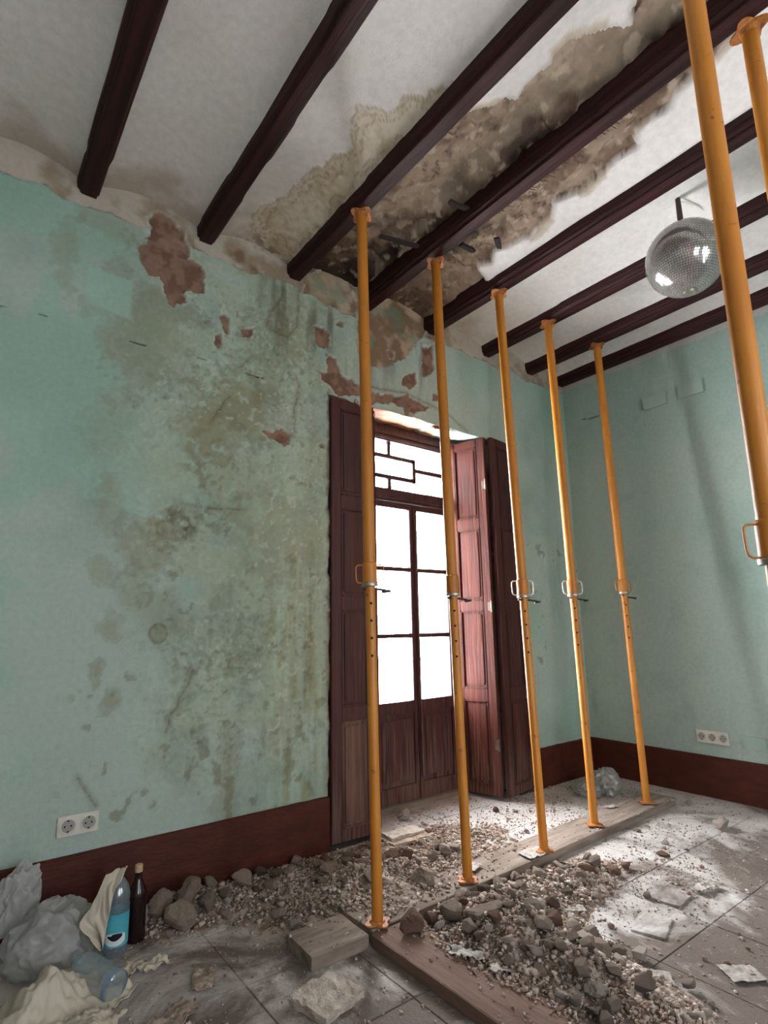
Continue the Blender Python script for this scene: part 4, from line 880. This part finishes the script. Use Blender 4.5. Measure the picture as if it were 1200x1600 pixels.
BIG = [ # x, y, size, axes, material, label
 (-2.72, -.76, .085, (1, .75, .65), 0, 'large angular grey plaster lump on the plank between the first two props'),
 (-3.06, -1.08, .080, (1.05, .75, .62), 2, 'large brown plaster lump on the end of the brown plank at the first prop foot'),
 (-2.87, -1.13, .072, (1, .7, .7), 0, 'pale-topped wedge of plaster in the heap right of the brown plank lump'),
 (-2.82, -1.27, .088, (1.15, .7, .5), 0, 'broad grey slab of plaster in the heap beside the brown plank'),
 (-2.44, -1.00, .055, (1, .8, .8), 0, 'square-cut grey lump against the front edge of the long plank'),
 (-2.10, .13, .065, (1, .7, .6), 1, 'pale rounded plaster lump lying at the balcony door sill'),
 (-1.50, -.17, .032, (1, .7, .7), 2, 'small reddish stone alone on the bright floor before the door'),
 (-2.93, -.60, .075, (1.1, .7, .5), 0, 'long flat grey lump in the heap just behind the plank'),
 (-2.66, -.45, .055, (1, .9, .8), 2, 'dark brown block in the heap midway between first and second prop'),
 (-2.95, -.95, .04, (1, .8, .7), 1, 'pale lump beside the first prop foot'),
 (-2.70, -1.42, .06, (1, .8, .6), 0, 'upright grey shard in the middle of the front heap'),
 (-2.62, -1.66, .055, (1, .8, .6), 0, 'grey lump at the near edge of the front heap'),
 (-2.86, -1.80, .045, (1, .7, .7), 1, 'small white lump beside the near end of the brown plank'),
 (-2.40, -1.30, .045, (1, .8, .6), 2, 'brown lump on the far side of the front heap'),
 (-3.79, -.36, .085, (1.15, .8, .75), 0, 'large dusty lump in front of the pile right of the bottles'),
 (-3.84, -.22, .080, (1, .8, .8), 0, 'dusty lump leaning by the dark bottle'),
 (-3.70, -.20, .085, (1.2, .8, .75), 0, 'broad dusty lump at the middle of the pile by the skirting'),
 (-3.66, -.32, .065, (1, .7, .9), 0, 'rounded dusty lump at the right of the pile by the skirting'),
 (-3.44, -.22, .070, (1.1, .7, .7), 0, 'grey boulder-like lump alone against the skirting'),
 (-3.56, -.10, .060, (1.2, .7, .7), 0, 'grey lump with a dark hollow beside it against the skirting'),
 (-3.92, -.24, .045, (.7, .5, 1.5), 1, 'upright pale splinter of plaster behind the dusty pile'),
 (-3.28, -.12, .045, (1.2, .8, .6), 2, 'brown lump against the skirting halfway to the door'),
 (-.66, -1.32, .075, (1.1, .7, .55), 1, 'pale jagged plaster shard on the open floor at right'),
 (-.30, -.95, .03, (1.2, .8, .5), 1, 'small white lump near the right skirting beyond the plank end'),
 (-1.95, -1.18, .042, (1.2, .8, .6), 2, 'dark lump at the right fringe of the rubble before the plank'),
 (-1.70, -1.25, .036, (1.2, .8, .6), 2, 'dark reddish lump on the bright floor right of the rubble'),
 (-1.38, -1.29, .032, (1.2, .8, .6), 2, 'dark lump farthest right in the scatter before the plank'),
]
for x, y, s, ax, mi, lb in BIG:
    me = detailed(int(abs(x*1000)+abs(y*317)), ax, rough=.38 if mi == 1 else .16); me.materials.append(M_rub[mi]); put_chunk(x, y, s, label=lb, mesh=me, rot=(random.uniform(-.15, .15), random.uniform(-.15, .15), random.uniform(0, 6.28)))
# flat broken piece of cornice / brick in two layers
bk = empty('broken_brick', (-2.36, -.25, 0), -.03); tag(bk, 'long broken brick with a crust of plaster behind the second prop', 'brick')
def rough_box(name, dims, m, parent, seed, amp=.006, cuts=7):
    bm = bmesh.new(); box(bm, *dims); bmesh.ops.subdivide_edges(bm, edges=bm.edges[:], cuts=cuts, use_grid_fill=True)
    for v in bm.verts: v.co += Vector([mnoise.noise(v.co*30+Vector((seed, k*5, 0)))*amp+mnoise.noise(v.co*90+Vector((seed, k*5, 0)))*amp*.4 for k in range(3)])
    return ob(name, bm, m, parent)
rough_box('brick', (-.17, .14, -.06, .05, .006, .05), M_rub[0], bk, 1)
rough_box('plaster_crust', (-.15, .10, -.01, .10, .045, .068), M_rub[1], bk, 2)
rs = rough_box('rough_slab', (-.10, .10, -.09, .09, .001, .03), M_rub[1], None, 5, .010); rs.location = (-3.53, -1.16, 0); rs.rotation_euler = (0, 0, .25); tag(rs, 'pale crumbly square slab at the bottom edge below the short board', 'rubble')
for x, y, rz, w_, d_, lb in ((-1.83, -1.55, .1, .17, .13, 'pale broken tile corner on the floor right of the rubble'), (-2.15, -1.62, .3, .20, .13, 'thin pale tile fragment among the dust right of the front heap')):
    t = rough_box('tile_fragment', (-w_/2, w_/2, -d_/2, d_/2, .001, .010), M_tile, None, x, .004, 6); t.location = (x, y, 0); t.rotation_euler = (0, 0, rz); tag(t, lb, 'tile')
# papers
def paper(x, y, w_, d_, rz, seed, label, z=.002, m=M_paper, lift=.012, name='paper_scrap', rag=.25):
    o = sheet(name, w_, d_, seed, m, lift, 26, 22, 10, thick=.0008, rag=rag); o.location = (x, y, z); o.rotation_euler = (0, 0, rz); tag(o, label, 'paper'); return o
paper(-2.504, -1.814, .12, .085, -.9, 31, 'small pale printed paper scrap at lower right, standing out on brown dust')
paper(-2.236, -2.002, .13, .10, -.6, 32, 'pale paper scrap nearest the lower right corner')
paper(-2.60, -1.56, .20, .11, -.2, 33, 'torn crumpled paper at the right edge of the front heap', z=.03, lift=.03)
paper(-2.02, -.90, .17, .10, -.1, 34, 'white sheet of paper on the plank at the third prop foot', z=.054)
paper(-2.42, -.82, .10, .06, .3, 35, 'small white paper on the plank right of the second prop', z=.056)
paper(-3.02, -1.36, .14, .05, -1.1, 36, 'crinkled white scrap on the brown plank', z=.056, lift=.03)
paper(-2.98, -1.50, .10, .05, -.8, 37, 'pointed white scrap on the brown plank nearer the viewer', z=.056, lift=.02)
paper(-2.33, -1.35, .11, .05, -.6, 38, 'white flake of plaster lying flat right of the front heap', z=.02)
paper(-.95, -.73, .10, .05, -.2, 39, 'small paper lying on the plank between the last two props', z=.054)
paper(-3.96, -.57, .11, .07, .3, 40, 'cream shell-like paper flake in front of the bottles', lift=.035, m=M_cream)
paper(-4.04, -.54, .10, .06, .9, 41, 'cream paper strip beside the lying bottle', lift=.03, m=M_cream)
paper(-4.00, -.93, .16, .10, .4, 42, 'curled dusty paper on the tiles at the bottom left', lift=.03, m=M_rub[0])
paper(-3.84, -.78, .13, .08, 1.1, 43, 'dusty torn paper on the tiles left of the grout crossing', lift=.02, m=M_rub[0])
paper(-1.62, -1.62, .16, .06, -.2, 44, 'folded white paper strip on the floor at right', lift=.035)
for k, (x, z, w_, d_, ry, lb) in enumerate(((-2.50, 2.855, .17, .07, .25, 'drooping flake of plaster over the top left corner of the door niche'), (-1.72, 2.87, .14, .05, -.1, 'small curled plaster flake under the lintel in the middle of the door niche'))):
    q = sheet('plaster_flake', w_, d_, 60+k, M_rub[1], .02, 26, 18, 12, thick=.004, rag=.8); q.location = (x, -.005+k*.06, z); q.rotation_euler = (radians(55-k*30), ry, .1); tag(q, lb, 'plaster flake')
# black lath ends hanging in the broken ceiling
for k, (x, y, z, L_, rz, lb) in enumerate(((-2.66, -.64, 3.735, .26, -.4, 'charred lath hanging in the broken ceiling right of the first prop head'), (-2.56, -1.08, 3.74, .14, -.25, 'short charred lath in the middle of the broken ceiling'), (-2.24, -.84, 3.75, .11, -.1, 'dark lath stub in the broken ceiling beyond the fourth beam'), (-2.1, -.98, 3.76, .09, .5, 'thin dark lath stub in the broken ceiling left of the fifth beam'))):
    q = rough_box('charred_lath', (-L_/2, L_/2, -.016, .016, -.008, .008), M_lath, None, k, .004, 5); q.location = (x, y, z); q.rotation_euler = (.2, .12, rz); tag(q, lb, 'lath')
# reed matting left showing beside beam 4
rd = bmesh.new()
for k in range(70):
    y = -1.15-k*.0125; x0 = -2.37+random.uniform(0, .03); L_ = random.uniform(.03, .10)
    if random.random() < .25: continue
    tube(rd, [(x0, y, 3.742), (x0+L_, y+random.uniform(-.01, .01), 3.752+L_*.25)], .0028, 5)
o = ob('ceiling_reeds', rd, M_reed); tag(o, 'row of broken reed ends showing beside the fourth beam in the fallen ceiling', 'reeds', kind='stuff')

# individually built rubble pieces
def describe(x, y, s, mi):
    size = 'tiny' if s < .014 else 'small' if s < .022 else 'medium-sized' if s < .034 else 'fist-sized'
    colr = ('grey', 'pale', 'brown')[mi]
    if y > -.68:
        place = 'by the skirting left of the door' if x < -2.95 else 'before the left shutter behind the plank' if x < -2.5 else 'behind the plank near the second prop' if x < -2.1 else 'on the floor in front of the door' if x < -1.3 else 'near the room corner behind the plank'
    else:
        place = 'close beside the brown plank' if x < -2.78 and y < -.97 else 'against the front edge of the long plank' if y > -1.14 and x < -1.9 else 'in the middle of the front heap' if x < -2.5 and y > -1.6 else 'in the near end of the front heap' if x < -2.3 and y <= -1.6 else 'at the right fringe of the front heap' if x < -1.95 else 'scattered on the open floor at right'
    t = '%s %s rubble piece %s' % (size, colr, place); return t, '%s %s rubble pieces %s' % (size, colr, place)
ZONES = [('between', 95, 'grey plaster lump in the heap between skirting, door and plank', 'rubble pieces in the heap behind the plank', lambda x, y: y > -.70 and x < -1.9 and x > -3.6),
         ('front', 142, 'grey plaster lump in the heap in front of the long plank', 'rubble pieces in the heap in front of the plank', lambda x, y: y < -.97 and x > -2.96)]
placed = [(b[0], b[1], b[2]) for b in BIG]
for _, n, lb, gp, fn in ZONES:
    c = 0; tries = 0
    while c < n and tries < 200000:
        tries += 1
        x = random.uniform(-3.7, -1.6); y = random.uniform(-2.3, -.05); h = hz(x, y)
        if not fn(x, y) or random.random() > min(1, h*16): continue
        s = .013+.036*random.random()**1.7
        if any((x-a)**2+(y-b_)**2 < (s*.62+r*.62)**2 for a, b_, r in placed): continue
        placed.append((x, y, s)); c += 1
        mi = random.choices((0, 1, 2), (6, 2, 2))[0]; lb, gp = describe(x, y, s, mi); put_chunk(x, y, s, mi, lb, gp)
c = 0
while c < 34:
    x = random.uniform(-3.4, -.2); y = random.uniform(-2.2, .2)
    if hz(x, y) > .012 or (y > -.05 and not (-2.1 < x < -1.4)) or (-.98 < y < -.66): continue
    if x < -2.9 and y < -.9: continue
    if random.random() > .25+.75*math.exp(-((x+1.9)/.6)**2): continue
    s = .008+.014*random.random()**2
    if any((x-a)**2+(y-b_)**2 < (s+r)**2 for a, b_, r in placed): continue
    placed.append((x, y, s)); c += 1; mi = random.choices((0, 1, 2), (4, 2, 4))[0]; lb, gp = describe(x, y, s, mi); put_chunk(x, y, s, mi, lb, gp)
